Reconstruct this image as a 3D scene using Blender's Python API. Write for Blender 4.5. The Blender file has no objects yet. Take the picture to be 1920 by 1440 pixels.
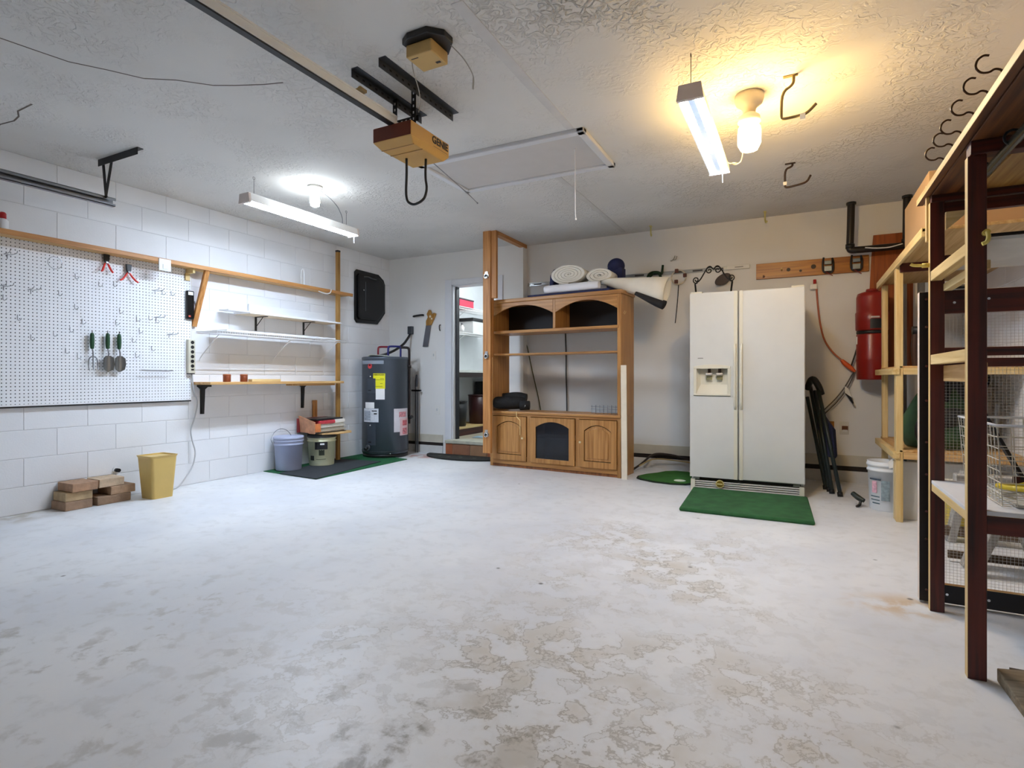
import bpy, bmesh, math, random
from mathutils import Matrix, Vector
random.seed(7)
S = bpy.context.scene
C = S.collection
PI = math.pi

# ------------------------------------------------------------------ camera
cd = bpy.data.cameras.new('camera'); cam = bpy.data.objects.new('camera', cd); C.objects.link(cam)
cam.location = (0, 0, 0.98)
cam.rotation_euler = (PI/2, 0, math.atan2(540, 1045))
cd.sensor_width = 36; cd.lens = 36*1045/1920; cd.shift_y = -12/1920; cd.clip_start = .02
S.camera = cam
# ------------------------------------------------------------------ world / exposure
w = bpy.data.worlds.new('world'); S.world = w; w.use_nodes = True
w.node_tree.nodes['Background'].inputs[0].default_value = (.75, .8, .9, 1)
w.node_tree.nodes['Background'].inputs[1].default_value = .3
S.view_settings.view_transform = 'Standard'; S.view_settings.look = 'None'
S.view_settings.gamma = 1; S.view_settings.use_curve_mapping = False
S.view_settings.exposure = 0.68
TUBE_COOL = (.66, .80, 1.0); TUBE_L = 145.0; TUBE_R = 74.0
BULB_COOL = (.86, .94, 1.0); BULB_LS = 52.0
BULB_WARM = (1.0, .64, .22); BULB_RS = 128.0

# ------------------------------------------------------------------ materials
def lin(h):
    h = h.lstrip('#'); r = [int(h[i:i+2], 16)/255 for i in (0, 2, 4)]
    return tuple((c/12.92 if c <= .04045 else ((c+.055)/1.055)**2.4) for c in r)+(1,)
def base(name):
    m = bpy.data.materials.new(name); m.use_nodes = True
    return m, m.node_tree.nodes, m.node_tree.links, m.node_tree.nodes['Principled BSDF']
MC = {}
def paint(hexc, rough=.5, metal=0, vary=.06, scale=9, bump=0, bscale=60, name=None):
    key = (hexc, rough, metal, vary, scale, bump, bscale)
    if key in MC: return MC[key]
    m, N, L, P = base(name or 'paint_'+hexc.strip('#'))
    P.inputs['Roughness'].default_value = rough; P.inputs['Metallic'].default_value = metal
    c = lin(hexc)
    tc = N.new('ShaderNodeTexCoord')
    if vary:
        n = N.new('ShaderNodeTexNoise'); n.inputs['Scale'].default_value = scale; n.inputs['Detail'].default_value = 5
        L.new(tc.outputs['Object'], n.inputs['Vector'])
        r = N.new('ShaderNodeValToRGB')
        r.color_ramp.elements[0].position = .3; r.color_ramp.elements[1].position = .7
        r.color_ramp.elements[0].color = tuple(max(0, x*(1-vary)) for x in c[:3])+(1,)
        r.color_ramp.elements[1].color = tuple(min(1, x*(1+vary)) for x in c[:3])+(1,)
        L.new(n.outputs['Fac'], r.inputs['Fac']); L.new(r.outputs['Color'], P.inputs['Base Color'])
    else: P.inputs['Base Color'].default_value = c
    if bump:
        n2 = N.new('ShaderNodeTexNoise'); n2.inputs['Scale'].default_value = bscale; n2.inputs['Detail'].default_value = 4
        L.new(tc.outputs['Object'], n2.inputs['Vector'])
        b = N.new('ShaderNodeBump'); b.inputs['Strength'].default_value = bump; b.inputs['Distance'].default_value = .01
        L.new(n2.outputs['Fac'], b.inputs['Height']); L.new(b.outputs['Normal'], P.inputs['Normal'])
    MC[key] = m; return m
def wood(c1, c2, axis='z', rough=.5, fine=1.0):
    key = ('w', c1, c2, axis, rough, fine)
    if key in MC: return MC[key]
    m, N, L, P = base('wood_'+c1.strip('#')+axis); P.inputs['Roughness'].default_value = rough
    tc = N.new('ShaderNodeTexCoord'); mp = N.new('ShaderNodeMapping')
    sc = {'x': (1.2, 26, 26), 'y': (26, 1.2, 26), 'z': (26, 26, 1.2)}[axis]
    mp.inputs['Scale'].default_value = tuple(s*fine for s in sc)
    n = N.new('ShaderNodeTexNoise'); n.inputs['Scale'].default_value = 1.6; n.inputs['Detail'].default_value = 6; n.inputs['Distortion'].default_value = .6
    r = N.new('ShaderNodeValToRGB'); e = r.color_ramp.elements
    e[0].position = .32; e[0].color = lin(c2); e[1].position = .66; e[1].color = lin(c1)
    b = N.new('ShaderNodeBump'); b.inputs['Strength'].default_value = .12; b.inputs['Distance'].default_value = .004
    L.new(tc.outputs['Object'], mp.inputs['Vector']); L.new(mp.outputs[0], n.inputs['Vector'])
    L.new(n.outputs['Fac'], r.inputs['Fac']); L.new(r.outputs['Color'], P.inputs['Base Color'])
    L.new(n.outputs['Fac'], b.inputs['Height']); L.new(b.outputs['Normal'], P.inputs['Normal'])
    MC[key] = m; return m
def emis(name, col, st):
    m, N, L, P = base(name)
    P.inputs['Base Color'].default_value = (.9, .9, .9, 1)
    P.inputs['Emission Color'].default_value = col+(1,); P.inputs['Emission Strength'].default_value = st
    return m
def glass(name, col=(.008, .008, .012, 1), rough=.05, alpha=.72):
    m, N, L, P = base(name); P.inputs['Base Color'].default_value = col; P.inputs['Roughness'].default_value = rough
    P.inputs['Alpha'].default_value = alpha; return m

def math_node(N, op, *v):
    n = N.new('ShaderNodeMath'); n.operation = op; n.use_clamp = (op in ('MULTIPLY_ADD',))
    return n
def floor_mat():
    m, N, L, P = base('painted_concrete_floor'); P.inputs['Roughness'].default_value = .42
    g = N.new('ShaderNodeNewGeometry')
    def noise(scale, det=6, dist=0.0, rough=.55):
        n = N.new('ShaderNodeTexNoise'); n.inputs['Scale'].default_value = scale; n.inputs['Detail'].default_value = det
        n.inputs['Distortion'].default_value = dist; n.inputs['Roughness'].default_value = rough
        L.new(g.outputs['Position'], n.inputs['Vector']); return n.outputs['Fac']
    def ramp(src, a, b, ca=0.0, cb=1.0):
        r = N.new('ShaderNodeMapRange'); r.interpolation_type = 'SMOOTHSTEP'
        r.inputs['From Min'].default_value = a; r.inputs['From Max'].default_value = b
        r.inputs['To Min'].default_value = ca; r.inputs['To Max'].default_value = cb
        L.new(src, r.inputs['Value']); return r.outputs['Result']
    def mul(a, b):
        n = N.new('ShaderNodeMath'); n.operation = 'MULTIPLY'; L.new(a, n.inputs[0]); L.new(b, n.inputs[1]); return n.outputs[0]
    def mx(a, b):
        n = N.new('ShaderNodeMath'); n.operation = 'MAXIMUM'; L.new(a, n.inputs[0]); L.new(b, n.inputs[1]); return n.outputs[0]
    def blob(cx, cy, sx, sy, r0, r1, rot=0.0):
        mp = N.new('ShaderNodeMapping'); mp.vector_type = 'TEXTURE'
        mp.inputs['Location'].default_value = (cx, cy, 0); mp.inputs['Rotation'].default_value = (0, 0, rot); mp.inputs['Scale'].default_value = (sx, sy, 1)
        L.new(g.outputs['Position'], mp.inputs['Vector'])
        ln = N.new('ShaderNodeVectorMath'); ln.operation = 'LENGTH'; L.new(mp.outputs[0], ln.inputs[0])
        return ramp(ln.outputs['Value'], r0, r1, 1.0, 0.0)
    def mix(col_a, col_b, fac):
        n = N.new('ShaderNodeMix'); n.data_type = 'RGBA'
        if isinstance(col_a, tuple): n.inputs['A'].default_value = col_a
        else: L.new(col_a, n.inputs['A'])
        n.inputs['B'].default_value = col_b; L.new(fac, n.inputs['Factor']); return n.outputs['Result']
    c = mix(lin('e6e6e6'), lin('d9dadd'), ramp(noise(1.1, 5), .38, .66))
    n1 = noise(6.5, 9, .15, .58); n2 = noise(1.9, 6, .2); n3 = noise(24, 6, .3); n4 = noise(10.5, 8, .25, .62)
    c = mix(c, lin('d0cfcd'), ramp(n4, .48, .68, 0, .5))
    wear = mx(blob(-.6, 1.55, 1.7, .95, .2, 1.1), blob(-.7, 2.9, .85, 1.3, .2, 1.1, .1))
    left = blob(-2.2, 1.15, 1.7, .85, .2, 1.1)
    pat = ramp(n2, .40, .60, .15, 1.0)
    c = mix(c, lin('c9c1b4'), mul(mul(wear, pat), ramp(n1, .42, .60, .1, .85)))
    r1_ = mul(ramp(n1, .500, .512), ramp(n1, .520, .535, 1.0, 0.0)); r2_ = mul(ramp(n4, .555, .565), ramp(n4, .575, .59, 1.0, 0.0))
    c = mix(c, lin('a0988b'), mul(mul(wear, mx(r1_, r2_)), ramp(n2, .40, .58, .1, .75)))
    c = mix(c, lin('f0f0f0'), mul(mul(wear, ramp(n4, .60, .68)), ramp(n2, .5, .6, 0, .6)))
    c = mix(c, lin('b9b5ae'), mul(mul(left, ramp(n4, .52, .64)), ramp(n2, .40, .6, .1, .8)))
    near = blob(-.95, 1.2, .85, .42, .2, 1.1)
    c = mix(c, lin('8a8275'), mul(mul(near, ramp(n1, .50, .62)), ramp(n4, .45, .60, .1, .9)))
    c = mix(c, lin('c9a878'), mul(blob(.42, 2.9, .32, .18, .1, 1.1, .3), ramp(n1, .42, .6, 0, .8)))
    c = mix(c, lin('b0644e'), mul(blob(-4.2, 5.66, .38, .22, .3, 1.0), ramp(n1, .40, .55, 0, .75)))
    c = mix(c, lin('a89c88'), mul(blob(-4.9, 1.75, .3, .7, .3, 1.0), ramp(n1, .4, .6, .2, .8)))
    v = N.new('ShaderNodeTexVoronoi'); v.inputs['Scale'].default_value = 3.1; L.new(g.outputs['Position'], v.inputs['Vector'])
    c = mix(c, lin('4b463e'), mul(ramp(v.outputs['Distance'], .018, .05, .85, 0.0), ramp(noise(.9, 2), .42, .55)))
    L.new(c, P.inputs['Base Color'])
    b = N.new('ShaderNodeBump'); b.inputs['Strength'].default_value = .2; b.inputs['Distance'].default_value = .004
    L.new(n3, b.inputs['Height']); L.new(b.outputs['Normal'], P.inputs['Normal'])
    return m
def ceiling_mat():
    m, N, L, P = base('textured_ceiling_paint'); P.inputs['Roughness'].default_value = .85
    g = N.new('ShaderNodeNewGeometry')
    def noise(scale, det=5, dist=0.0):
        n = N.new('ShaderNodeTexNoise'); n.inputs['Scale'].default_value = scale; n.inputs['Detail'].default_value = det; n.inputs['Distortion'].default_value = dist
        L.new(g.outputs['Position'], n.inputs['Vector']); return n.outputs['Fac']
    def ramp(src, a, b, ca=0.0, cb=1.0):
        r = N.new('ShaderNodeMapRange'); r.interpolation_type = 'SMOOTHSTEP'
        for k, x in zip(('From Min', 'From Max', 'To Min', 'To Max'), (a, b, ca, cb)): r.inputs[k].default_value = x
        L.new(src, r.inputs['Value']); return r.outputs['Result']
    mp = N.new('ShaderNodeMapping'); mp.vector_type = 'TEXTURE'
    mp.inputs['Location'].default_value = (-.45, 2.1, 2.58); mp.inputs['Scale'].default_value = (.95, .55, 1); mp.inputs['Rotation'].default_value = (0, 0, .35)
    L.new(g.outputs['Position'], mp.inputs['Vector'])
    ln = N.new('ShaderNodeVectorMath'); ln.operation = 'LENGTH'; L.new(mp.outputs[0], ln.inputs[0])
    mask = ramp(ln.outputs['Value'], .3, 1.3, 1.0, .22)
    pn = ramp(noise(2.0, 3), .40, .62)
    k = N.new('ShaderNodeMath'); k.operation = 'MULTIPLY'; L.new(mask, k.inputs[0]); L.new(pn, k.inputs[1])
    tex = ramp(noise(21, 4, 1.4), .44, .60)
    h = N.new('ShaderNodeMath'); h.operation = 'MULTIPLY'; L.new(k.outputs[0], h.inputs[0]); L.new(tex, h.inputs[1])
    b = N.new('ShaderNodeBump'); b.inputs['Strength'].default_value = 1.0; b.inputs['Distance'].default_value = .02
    L.new(h.outputs[0], b.inputs['Height']); L.new(b.outputs['Normal'], P.inputs['Normal'])
    mixn = N.new('ShaderNodeMix'); mixn.data_type = 'RGBA'; mixn.inputs['A'].default_value = lin('dedcd8'); mixn.inputs['B'].default_value = lin('d6d4d0')
    L.new(ramp(noise(1.1, 4), .4, .65), mixn.inputs['Factor']); L.new(mixn.outputs['Result'], P.inputs['Base Color'])
    return m

# ------------------------------------------------------------------ mesh builder
class MB:
    def __init__(s): s.v = []; s.f = []; s.m = []; s.s = []
    def add(s, vs, fs, m=0, sm=False):
        o = len(s.v); s.v += [tuple(p) for p in vs]
        for f in fs: s.f.append([i+o for i in f]); s.m.append(m); s.s.append(sm)
        return s
    def box(s, x0, x1, y0, y1, z0, z1, m=0, ms=None):
        vs = [(x, y, z) for z in (z0, z1) for y in (y0, y1) for x in (x0, x1)]
        fs = [(0, 2, 3, 1), (4, 5, 7, 6), (0, 1, 5, 4), (2, 6, 7, 3), (0, 4, 6, 2), (1, 3, 7, 5)]  # -z +z -y +y -x +x
        if ms is None: s.add(vs, fs, m)
        else:
            o = len(s.v); s.v += vs
            for f, mm in zip(fs, ms): s.f.append([i+o for i in f]); s.m.append(mm); s.s.append(False)
        return s
    def beam(s, p0, p1, wd, h, m=0, up=(0, 0, 1)):
        p0 = Vector(p0); p1 = Vector(p1); a = (p1-p0).normalized(); u = Vector(up)
        sd = a.cross(u)
        if sd.length < 1e-4: sd = a.cross(Vector((0, 1, 0)))
        sd.normalize(); u = sd.cross(a).normalized()
        vs = []
        for p in (p0, p1):
            for i, j in ((-1, -1), (1, -1), (1, 1), (-1, 1)): vs.append(p+sd*wd/2*i+u*h/2*j)
        return s.add(vs, [(3, 2, 1, 0), (4, 5, 6, 7), (0, 1, 5, 4), (1, 2, 6, 5), (2, 3, 7, 6), (3, 0, 4, 7)], m)
    def tube(s, pts, r, m=0, n=8, closed=False, flat=1.0):
        P = [Vector(p) for p in pts]; k = len(P)
        if not isinstance(r, (list, tuple)): r = [r]*k
        if n >= 5 and 3 <= k <= 16 and not closed:          # round the bends
            for _ in range(2):
                Q, q = [P[0]], [r[0]]
                for i in range(len(P)-1):
                    for f in (.22, .78):
                        Q.append(P[i].lerp(P[i+1], f)); q.append(r[i]*(1-f)+r[i+1]*f)
                P, r = Q+[P[-1]], q+[r[-1]]
            k = len(P)
        tan = []
        for i in range(k):
            if closed: t = P[(i+1) % k]-P[i-1]
            else: t = P[min(i+1, k-1)]-P[max(i-1, 0)]
            tan.append(t.normalized())
        nrm = tan[0].orthogonal().normalized(); vs = []
        for i in range(k):
            nrm = (nrm-tan[i]*nrm.dot(tan[i]))
            if nrm.length < 1e-5: nrm = tan[i].orthogonal()
            nrm.normalize(); bi = tan[i].cross(nrm)
            for j in range(n):
                a = 2*PI*j/n; vs.append(P[i]+nrm*math.cos(a)*r[i]+bi*math.sin(a)*r[i]*flat)
        fs = []
        for i in range(k if closed else k-1):
            for j in range(n):
                a = i*n+j; b = i*n+(j+1) % n; c = ((i+1) % k)*n+(j+1) % n; d = ((i+1) % k)*n+j
                fs.append((a, b, c, d))
        s.add(vs, fs, m, n > 5)
        if not closed:
            s.add(vs[:n], [tuple(range(n))[::-1]], m); s.add(vs[-n:], [tuple(range(n))], m)
        return s
    def cyl(s, p0, p1, r0, r1=None, m=0, n=24): return s.tube([p0, p1], [r0, r0 if r1 is None else r1], m, n)
    def lathe(s, prof, c=(0, 0, 0), m=0, n=32, axis='z', sm=True):
        vs = []; k = len(prof)
        for r, z in prof:
            for j in range(n):
                a = 2*PI*j/n; x, y = r*math.cos(a), r*math.sin(a)
                q = (x, y, z) if axis == 'z' else ((x, z, y) if axis == 'y' else (z, x, y))
                vs.append((c[0]+q[0], c[1]+q[1], c[2]+q[2]))
        fs = [(i*n+j, i*n+(j+1) % n, (i+1)*n+(j+1) % n, (i+1)*n+j) for i in range(k-1) for j in range(n)]
        s.add(vs, fs, m, sm)
        if prof[0][0] > 1e-4: s.add(vs[:n], [tuple(range(n))], m)
        if prof[-1][0] > 1e-4: s.add(vs[-n:], [tuple(range(n))], m)
        return s
    def prism(s, poly, axis, a0, a1, m=0, mside=None):
        def q(p, a): return {'x': (a, p[0], p[1]), 'y': (p[0], a, p[1]), 'z': (p[0], p[1], a)}[axis]
        n = len(poly); vs = [q(p, a0) for p in poly]+[q(p, a1) for p in poly]
        s.add(vs, [tuple(range(n)), tuple(range(n, 2*n))], m)
        s.add(vs, [(i, (i+1) % n, n+(i+1) % n, n+i) for i in range(n)], m if mside is None else mside)
        return s
    def ball(s, c, r, sc=(1, 1, 1), m=0, n=16, k=10):
        vs = [(c[0]+r*sc[0]*math.sin(PI*i/k)*math.cos(2*PI*j/n), c[1]+r*sc[1]*math.sin(PI*i/k)*math.sin(2*PI*j/n), c[2]+r*sc[2]*math.cos(PI*i/k)) for i in range(k+1) for j in range(n)]
        return s.add(vs, [(i*n+j, i*n+(j+1) % n, (i+1)*n+(j+1) % n, (i+1)*n+j) for i in range(k) for j in range(n)], m, True)
    def ring(s, c, R, r, axis='z', m=0, n=24, k=8):
        pts = []
        for i in range(n):
            a = 2*PI*i/n; x, y = R*math.cos(a), R*math.sin(a)
            pts.append({'z': (c[0]+x, c[1]+y, c[2]), 'x': (c[0], c[1]+x, c[2]+y), 'y': (c[0]+x, c[1], c[2]+y)}[axis])
        return s.tube(pts, r, m, k, True)
    def mesh(s, name, mats, M=None):
        me = bpy.data.meshes.new(name)
        me.from_pydata(s.v, [], s.f)
        for p, mm, ss in zip(me.polygons, s.m, s.s): p.material_index = mm; p.use_smooth = ss
        for t in mats: me.materials.append(t)
        bm = bmesh.new(); bm.from_mesh(me)
        bmesh.ops.remove_doubles(bm, verts=bm.verts, dist=1e-6)
        bmesh.ops.dissolve_degenerate(bm, dist=1e-7, edges=bm.edges)
        bmesh.ops.recalc_face_normals(bm, faces=bm.faces); bm.to_mesh(me); bm.free()
        if M is not None: me.transform(M)
        me.update(); return me

WM = {}
def thing(name, label, cat, loc, rz=0, group=None):
    o = bpy.data.objects.new(name, None); C.objects.link(o); o.empty_display_size = .05
    o.location = loc; o.rotation_euler = (0, 0, rz)
    o['label'] = label; o['category'] = cat
    if group: o['group'] = group
    WM[o.name] = Matrix.Translation(loc) @ Matrix.Rotation(rz, 4, 'Z')
    return o
def aslist(m): return list(m) if isinstance(m, (list, tuple)) else [m]
def bevel(o, w, seg=2):
    if w:
        b = o.modifiers.new('bevel', 'BEVEL'); b.width = w; b.segments = seg; b.limit_method = 'ANGLE'; b.angle_limit = .7
def part(mb, name, mats, parent, bev=0, local=False, label=None, stuff=False):
    M = WM[parent.name]
    me = mb.mesh(name, aslist(mats), None if local else M.inverted())
    o = bpy.data.objects.new(name, me); C.objects.link(o); o.parent = parent
    WM[o.name] = M; bevel(o, bev)
    if label: o['label'] = label
    if stuff: o['kind'] = 'stuff'
    return o
def solo(mb, name, mats, label=None, cat=None, group=None, bev=0, kind=None):
    xs = list(zip(*mb.v)); loc = ((min(xs[0])+max(xs[0]))/2, (min(xs[1])+max(xs[1]))/2, min(xs[2]))
    me = mb.mesh(name, aslist(mats), Matrix.Translation([-q for q in loc]))
    o = bpy.data.objects.new(name, me); C.objects.link(o); o.location = loc
    WM[o.name] = Matrix.Translation(loc); bevel(o, bev)
    if label: o['label'] = label
    if cat: o['category'] = cat
    if group: o['group'] = group
    if kind: o['kind'] = kind
    return o
def struct(mb, name, mats, bev=0): return solo(mb, name, mats, kind='structure', bev=bev)
def text(body, size, M, mat, parent, name='lettering', ext=.0006):
    cu = bpy.data.curves.new(name, 'FONT'); cu.body = body; cu.size = size; cu.align_x = 'CENTER'; cu.align_y = 'CENTER'; cu.extrude = ext; cu.offset = size*.02
    t = bpy.data.objects.new('tmp', cu); C.objects.link(t)
    me = bpy.data.meshes.new_from_object(t.evaluated_get(bpy.context.evaluated_depsgraph_get()))
    bpy.data.objects.remove(t); bpy.data.curves.remove(cu)
    me.name = name; me.transform(WM[parent.name].inverted() @ M); me.materials.clear(); me.materials.append(mat)
    o = bpy.data.objects.new(name, me); C.objects.link(o); o.parent = parent; WM[o.name] = WM[parent.name]; return o
def frame_m(origin, right, up):   # text frame: x = right, y = up
    r = Vector(right).normalized(); u = Vector(up).normalized(); n = r.cross(u)
    return Matrix(((r.x, u.x, n.x, origin[0]), (r.y, u.y, n.y, origin[1]), (r.z, u.z, n.z, origin[2]), (0, 0, 0, 1)))
def arc(cx, cy, r, a0, a1, n): return [(cx+r*math.cos(a0+(a1-a0)*i/n), cy+r*math.sin(a0+(a1-a0)*i/n)) for i in range(n+1)]
def rrect(x0, x1, y0, y1, r, n=5):
    return arc(x1-r, y0+r, r, -PI/2, 0, n)+arc(x1-r, y1-r, r, 0, PI/2, n)+arc(x0+r, y1-r, r, PI/2, PI, n)+arc(x0+r, y0+r, r, PI, 1.5*PI, n)

# ------------------------------------------------------------------ palette
WALL = paint('e9e9ea', .7, vary=.02, scale=2.5, bump=.06, bscale=90, name='wall_paint')
WALLB = paint('e6e4e0', .7, vary=.02, scale=2, bump=.05, bscale=70, name='back_wall_paint')
MORT = paint('dededf', .85, vary=.05, name='painted_mortar')
TRIMW = paint('dcdde0', .4, vary=.02, name='trim_white')
BLACK = paint('141416', .45, vary=.1); BLKG = paint('0e0e10', .22, vary=.05)
DKMET = paint('2b2b2e', .4, .7, vary=.1); STEEL = paint('9a9ca0', .35, .9, vary=.08); CHROME = paint('d5d7da', .18, 1, vary=.03)
WHITE = paint('eeeeee', .4, vary=.02); WPLAST = paint('e6e4de', .4, vary=.03)
PINEX, PINEY, PINEZ = (wood('dcb67c', 'b98546', a) for a in 'xyz')
FIRX, FIRY, FIRZ = (wood('c98f52', 'a0662f', a) for a in 'xyz')
PALEX, PALEY, PALEZ = (wood('e6cc94', 'cba765', a) for a in 'xyz')
SHADEX, STNY, SHADEZ = (wood('602012', '2e0d08', a, .45) for a in 'xyz')  # x and z: shaded faces of the far-right studs and rails, painted dark
OAKX, OAKY, OAKZ = (wood('c08d50', '9c6a34', a, .38) for a in 'xyz')
OAKD = wood('9c6030', '70401c', 'z', .4)
RED = paint('b01e1e', .45); NAVY = paint('1c2350', .7); CREAM = paint('e6e1d4', .8, vary=.04)

XL, XR, YB, YB2, YF, H = -4.97, 1.25, 5.98, 6.10, -1.1, 2.58
# ================================================================== THE ROOM
struct(MB().box(XL-.2, XR+.2, YF-.2, YB2+.1, -.1, 0), 'floor', floor_mat())
ceil = struct(MB().box(XL-.2, XR+.2, YF-.2, 8.1, H, H+.08), 'ceiling', ceiling_mat())
JX = -2.94
DX0, DX1, DZ0, DZ1 = -3.95, -3.30, .18, 2.16
b = MB()
b.box(XL-.2, DX0, YB, YB2, 0, H).box(DX0, DX1, YB, YB2, DZ1, H).box(DX0, DX1, YB+.03, YB2, 0, DZ0-.03).box(DX1, JX, YB, YB2+.1, 0, H).box(JX, XR+.2, YB2, YB2+.1, 0, H)
struct(b, 'wall_back', WALLB)
struct(MB().box(XL-.2, XR+.2, YF-.1, YF, 0, H), 'wall_front', WALLB)
gd = solo(MB().box(-4.2, .5, YF+.004, YF+.03, 0, .02), 'garage_door', paint('d0d0d0', .5), 'white sectional garage door in the front wall behind the viewer', 'garage door')
for i in range(4):
    part(MB().box(-4.2, .5, YF+.004, YF+.035, .02+i*.53, .54+i*.53), 'panel', paint('d6d6d4', .5), gd, .006)
# block walls
def block_wall(name, xface, sgn, y0, y1, phase):
    w_ = struct(MB().box(min(xface-sgn*.0035, xface-sgn*.2), max(xface-sgn*.0035, xface-sgn*.2), YF-.2 if sgn > 0 else YF, YB2+.1, 0, H), name, MORT)
    cache = {}
    g = .0025
    for c in range(13):
        za = 0 if c == 0 else .193+.2032*(c-1); zb = min(.193+.2032*c, H)
        st = phase if c % 2 else phase+.2032
        k = math.floor((y0-st)/.4064)
        while st+k*.4064 < y1:
            a = max(y0, st+k*.4064); e = min(y1, st+(k+1)*.4064); k += 1
            if e-a < .02: continue
            key = (round(e-a, 3), round(zb-za, 3))
            if key not in cache:
                L2 = (e-a)/2-g; hh = (zb-za)/2-g
                m_ = MB(); xa, xb = -.02, 0
                t = .002
                vs = [(-sgn*.02, y, z) for y, z in ((-L2, -hh), (L2, -hh), (L2, hh), (-L2, hh))]+[(-sgn*t, y, z) for y, z in ((-L2, -hh), (L2, -hh), (L2, hh), (-L2, hh))]+[(0, y, z) for y, z in ((-L2+t, -hh+t), (L2-t, -hh+t), (L2-t, hh-t), (-L2+t, hh-t))]
                fs = [(8, 9, 10, 11)]
                for q in range(4): fs += [(q, (q+1) % 4, 4+(q+1) % 4, 4+q), (4+q, 4+(q+1) % 4, 8+(q+1) % 4, 8+q)]
                cache[key] = m_.add(vs, fs).mesh('block', [WALL])
            o = bpy.data.objects.new('block', cache[key]); C.objects.link(o); o.parent = w_
            o.location = Vector((xface, (a+e)/2, (za+zb)/2))-w_.location
    return w_
block_wall('wall_left', XL, 1, -.9, YB, 1.951)
block_wall('wall_right', XR, -1, 2.1, YB2, 1.9)
# curb, gap strip, baseboard on the back wall
CURB = paint('d3d1cd', .8, vary=.06, bump=.1)
struct(MB().box(XL, -4.09, YB-.015, YB, 0, .10).box(-1.7, XR, YB2-.02, YB2, 0, .105).box(JX, -1.7, YB2-.02, YB2, 0, .105), 'trim_1', CURB)
struct(MB().box(XL, -4.09, YB-.008, YB, .10, .14).box(JX, XR, YB2-.008, YB2, .105, .15), 'trim_2', paint('241a15', .7))
struct(MB().box(XL, -4.09, YB-.014, YB, .14, .24).box(JX, XR, YB2-.016, YB2, .15, .25), 'baseboard_back', paint('cdc6b4', .6))
# door casing
dc = struct(MB().box(DX0-.10, DX0, YB-.018, YB, .14, DZ1+.07), 'door_1', TRIMW, .004)
part(MB().box(DX1, DX1+.09, YB-.018, YB, .14, DZ1+.07), 'casing', TRIMW, dc, .004)
part(MB().box(DX0, DX1, YB-.018, YB, DZ1, DZ1+.07), 'head_casing', TRIMW, dc, .004)
part(MB().box(DX0, DX0+.015, YB, YB2+.02, DZ0, DZ1).box(DX1-.015, DX1, YB, YB2+.02, DZ0, DZ1).box(DX0, DX1, YB, YB2+.02, DZ1-.015, DZ1), 'jamb', TRIMW, dc)
part(MB().box(DX0+.012, DX0+.03, YB+.05, YB2, DZ0, DZ1-.015), 'door_stop', paint('1d1d22', .6), dc)
st = solo(MB().box(DX0-.05, DX1+.06, YB-.10, YB+.12, DZ0-.03, DZ0+.01), 'door_step', paint('b9b7a4', .7, vary=.15, scale=14), 'tiled doorstep below the white doorway with a pale worn sill', 'step', bev=.005)
TC = [paint('a8603c', .6, vary=.15), paint('96664a', .6, vary=.15), paint('a27a58', .6, vary=.15)]
xs = [DX0-.05, DX0+.06, DX0+.32, DX0+.56, DX1+.05]
for i in range(4):
    part(MB().box(xs[i]+.004, xs[i+1]-.004, YB-.085, YB+.03, .0, DZ0-.034), 'tile', TC[i % 3], st, .003)
part(MB().box(DX0-.04, DX1+.04, YB-.075, YB+.03, .0, DZ0-.035), 'grout', paint('cbb999', .9), st)

# ------------------------------------------------------------------ pantry behind the doorway
PX0, PX1, PY1 = -4.55, -2.95, 7.95
PW = paint('dfe2e4', .7, vary=.02)
struct(MB().box(PX0-.1, PX0, YB2, PY1, 0, H), 'wall_pantry_left', PW)
struct(MB().box(PX0, PX1, PY1, PY1+.1, 0, H), 'wall_pantry_back', PW)
struct(MB().box(PX1, PX1+.1, YB2+.1, PY1, 0, H), 'wall_pantry_right', PW)
struct(MB().box(PX0, PX1, YB+.1, PY1, .08, DZ0), 'floor_pantry', paint('b8ae98', .6, vary=.15, scale=6))
lp = thing('unseen_globe_lamp', 'unseen white globe lamp added on the ceiling of the small room beyond the doorway', 'lamp', (-3.5, 6.75, 2.42))  # unseen lamp, added to give the small room its bright light
part(MB().lathe([(.05, 2.58), (.08, 2.57), (.08, 2.55), (.05, 2.54)], (-3.5, 6.75, 0)), 'base', WHITE, lp)
part(MB().ball((-3.5, 6.75, 2.48), .07, n=12, k=8), 'unseen_globe', emis('unseen_lamp_glow', (.86, .95, 1.0), 130), lp)
def wire_shelf(label, x0, x1, y0, y1, z, braces, lip=.03, step=.03):
    t = thing('wire_shelf', label, 'shelf', ((x0+x1)/2, (y0+y1)/2, z-.03))
    b = MB()
    y = y0
    while y <= y1+1e-6:
        b.tube([(x0, y, z), (x1, y, z), (x1, y, z-lip)], .0022, n=4); y += step
    part(b, 'wires', WHITE, t)
    part(MB().tube([(x1, y0, z), (x1, y1, z)], .004, n=6).tube([(x1, y0, z-lip), (x1, y1, z-lip)], .004, n=6).tube([(x0+.01, y0, z), (x0+.01, y1, z)], .004, n=6), 'rails', WHITE, t)
    for y in braces:
        part(MB().tube([(x1-.01, y, z-lip), (x0+.012, y, z-.24), (x0+.012, y, z-.27)], .005, n=6), 'brace', WHITE, t)
    return t
wire_shelf('upper white wire shelf inside the small room, carrying a red box', PX0, -4.2, 6.3, 7.6, 1.975, (6.75,))
wire_shelf('lower white wire shelf inside the small room, carrying a white carton', PX0, -4.2, 6.3, 7.6, 1.615, (6.7,))
b = thing('storage_box', 'red and pink box with dark lid on the upper wire shelf of the small room', 'box', (-4.36, 6.75, 1.978))
part(MB().box(-4.5, -4.22, 6.58, 6.95, 1.978, 2.08), 'body', [paint('b5324a', .5)], b, .004)
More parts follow.
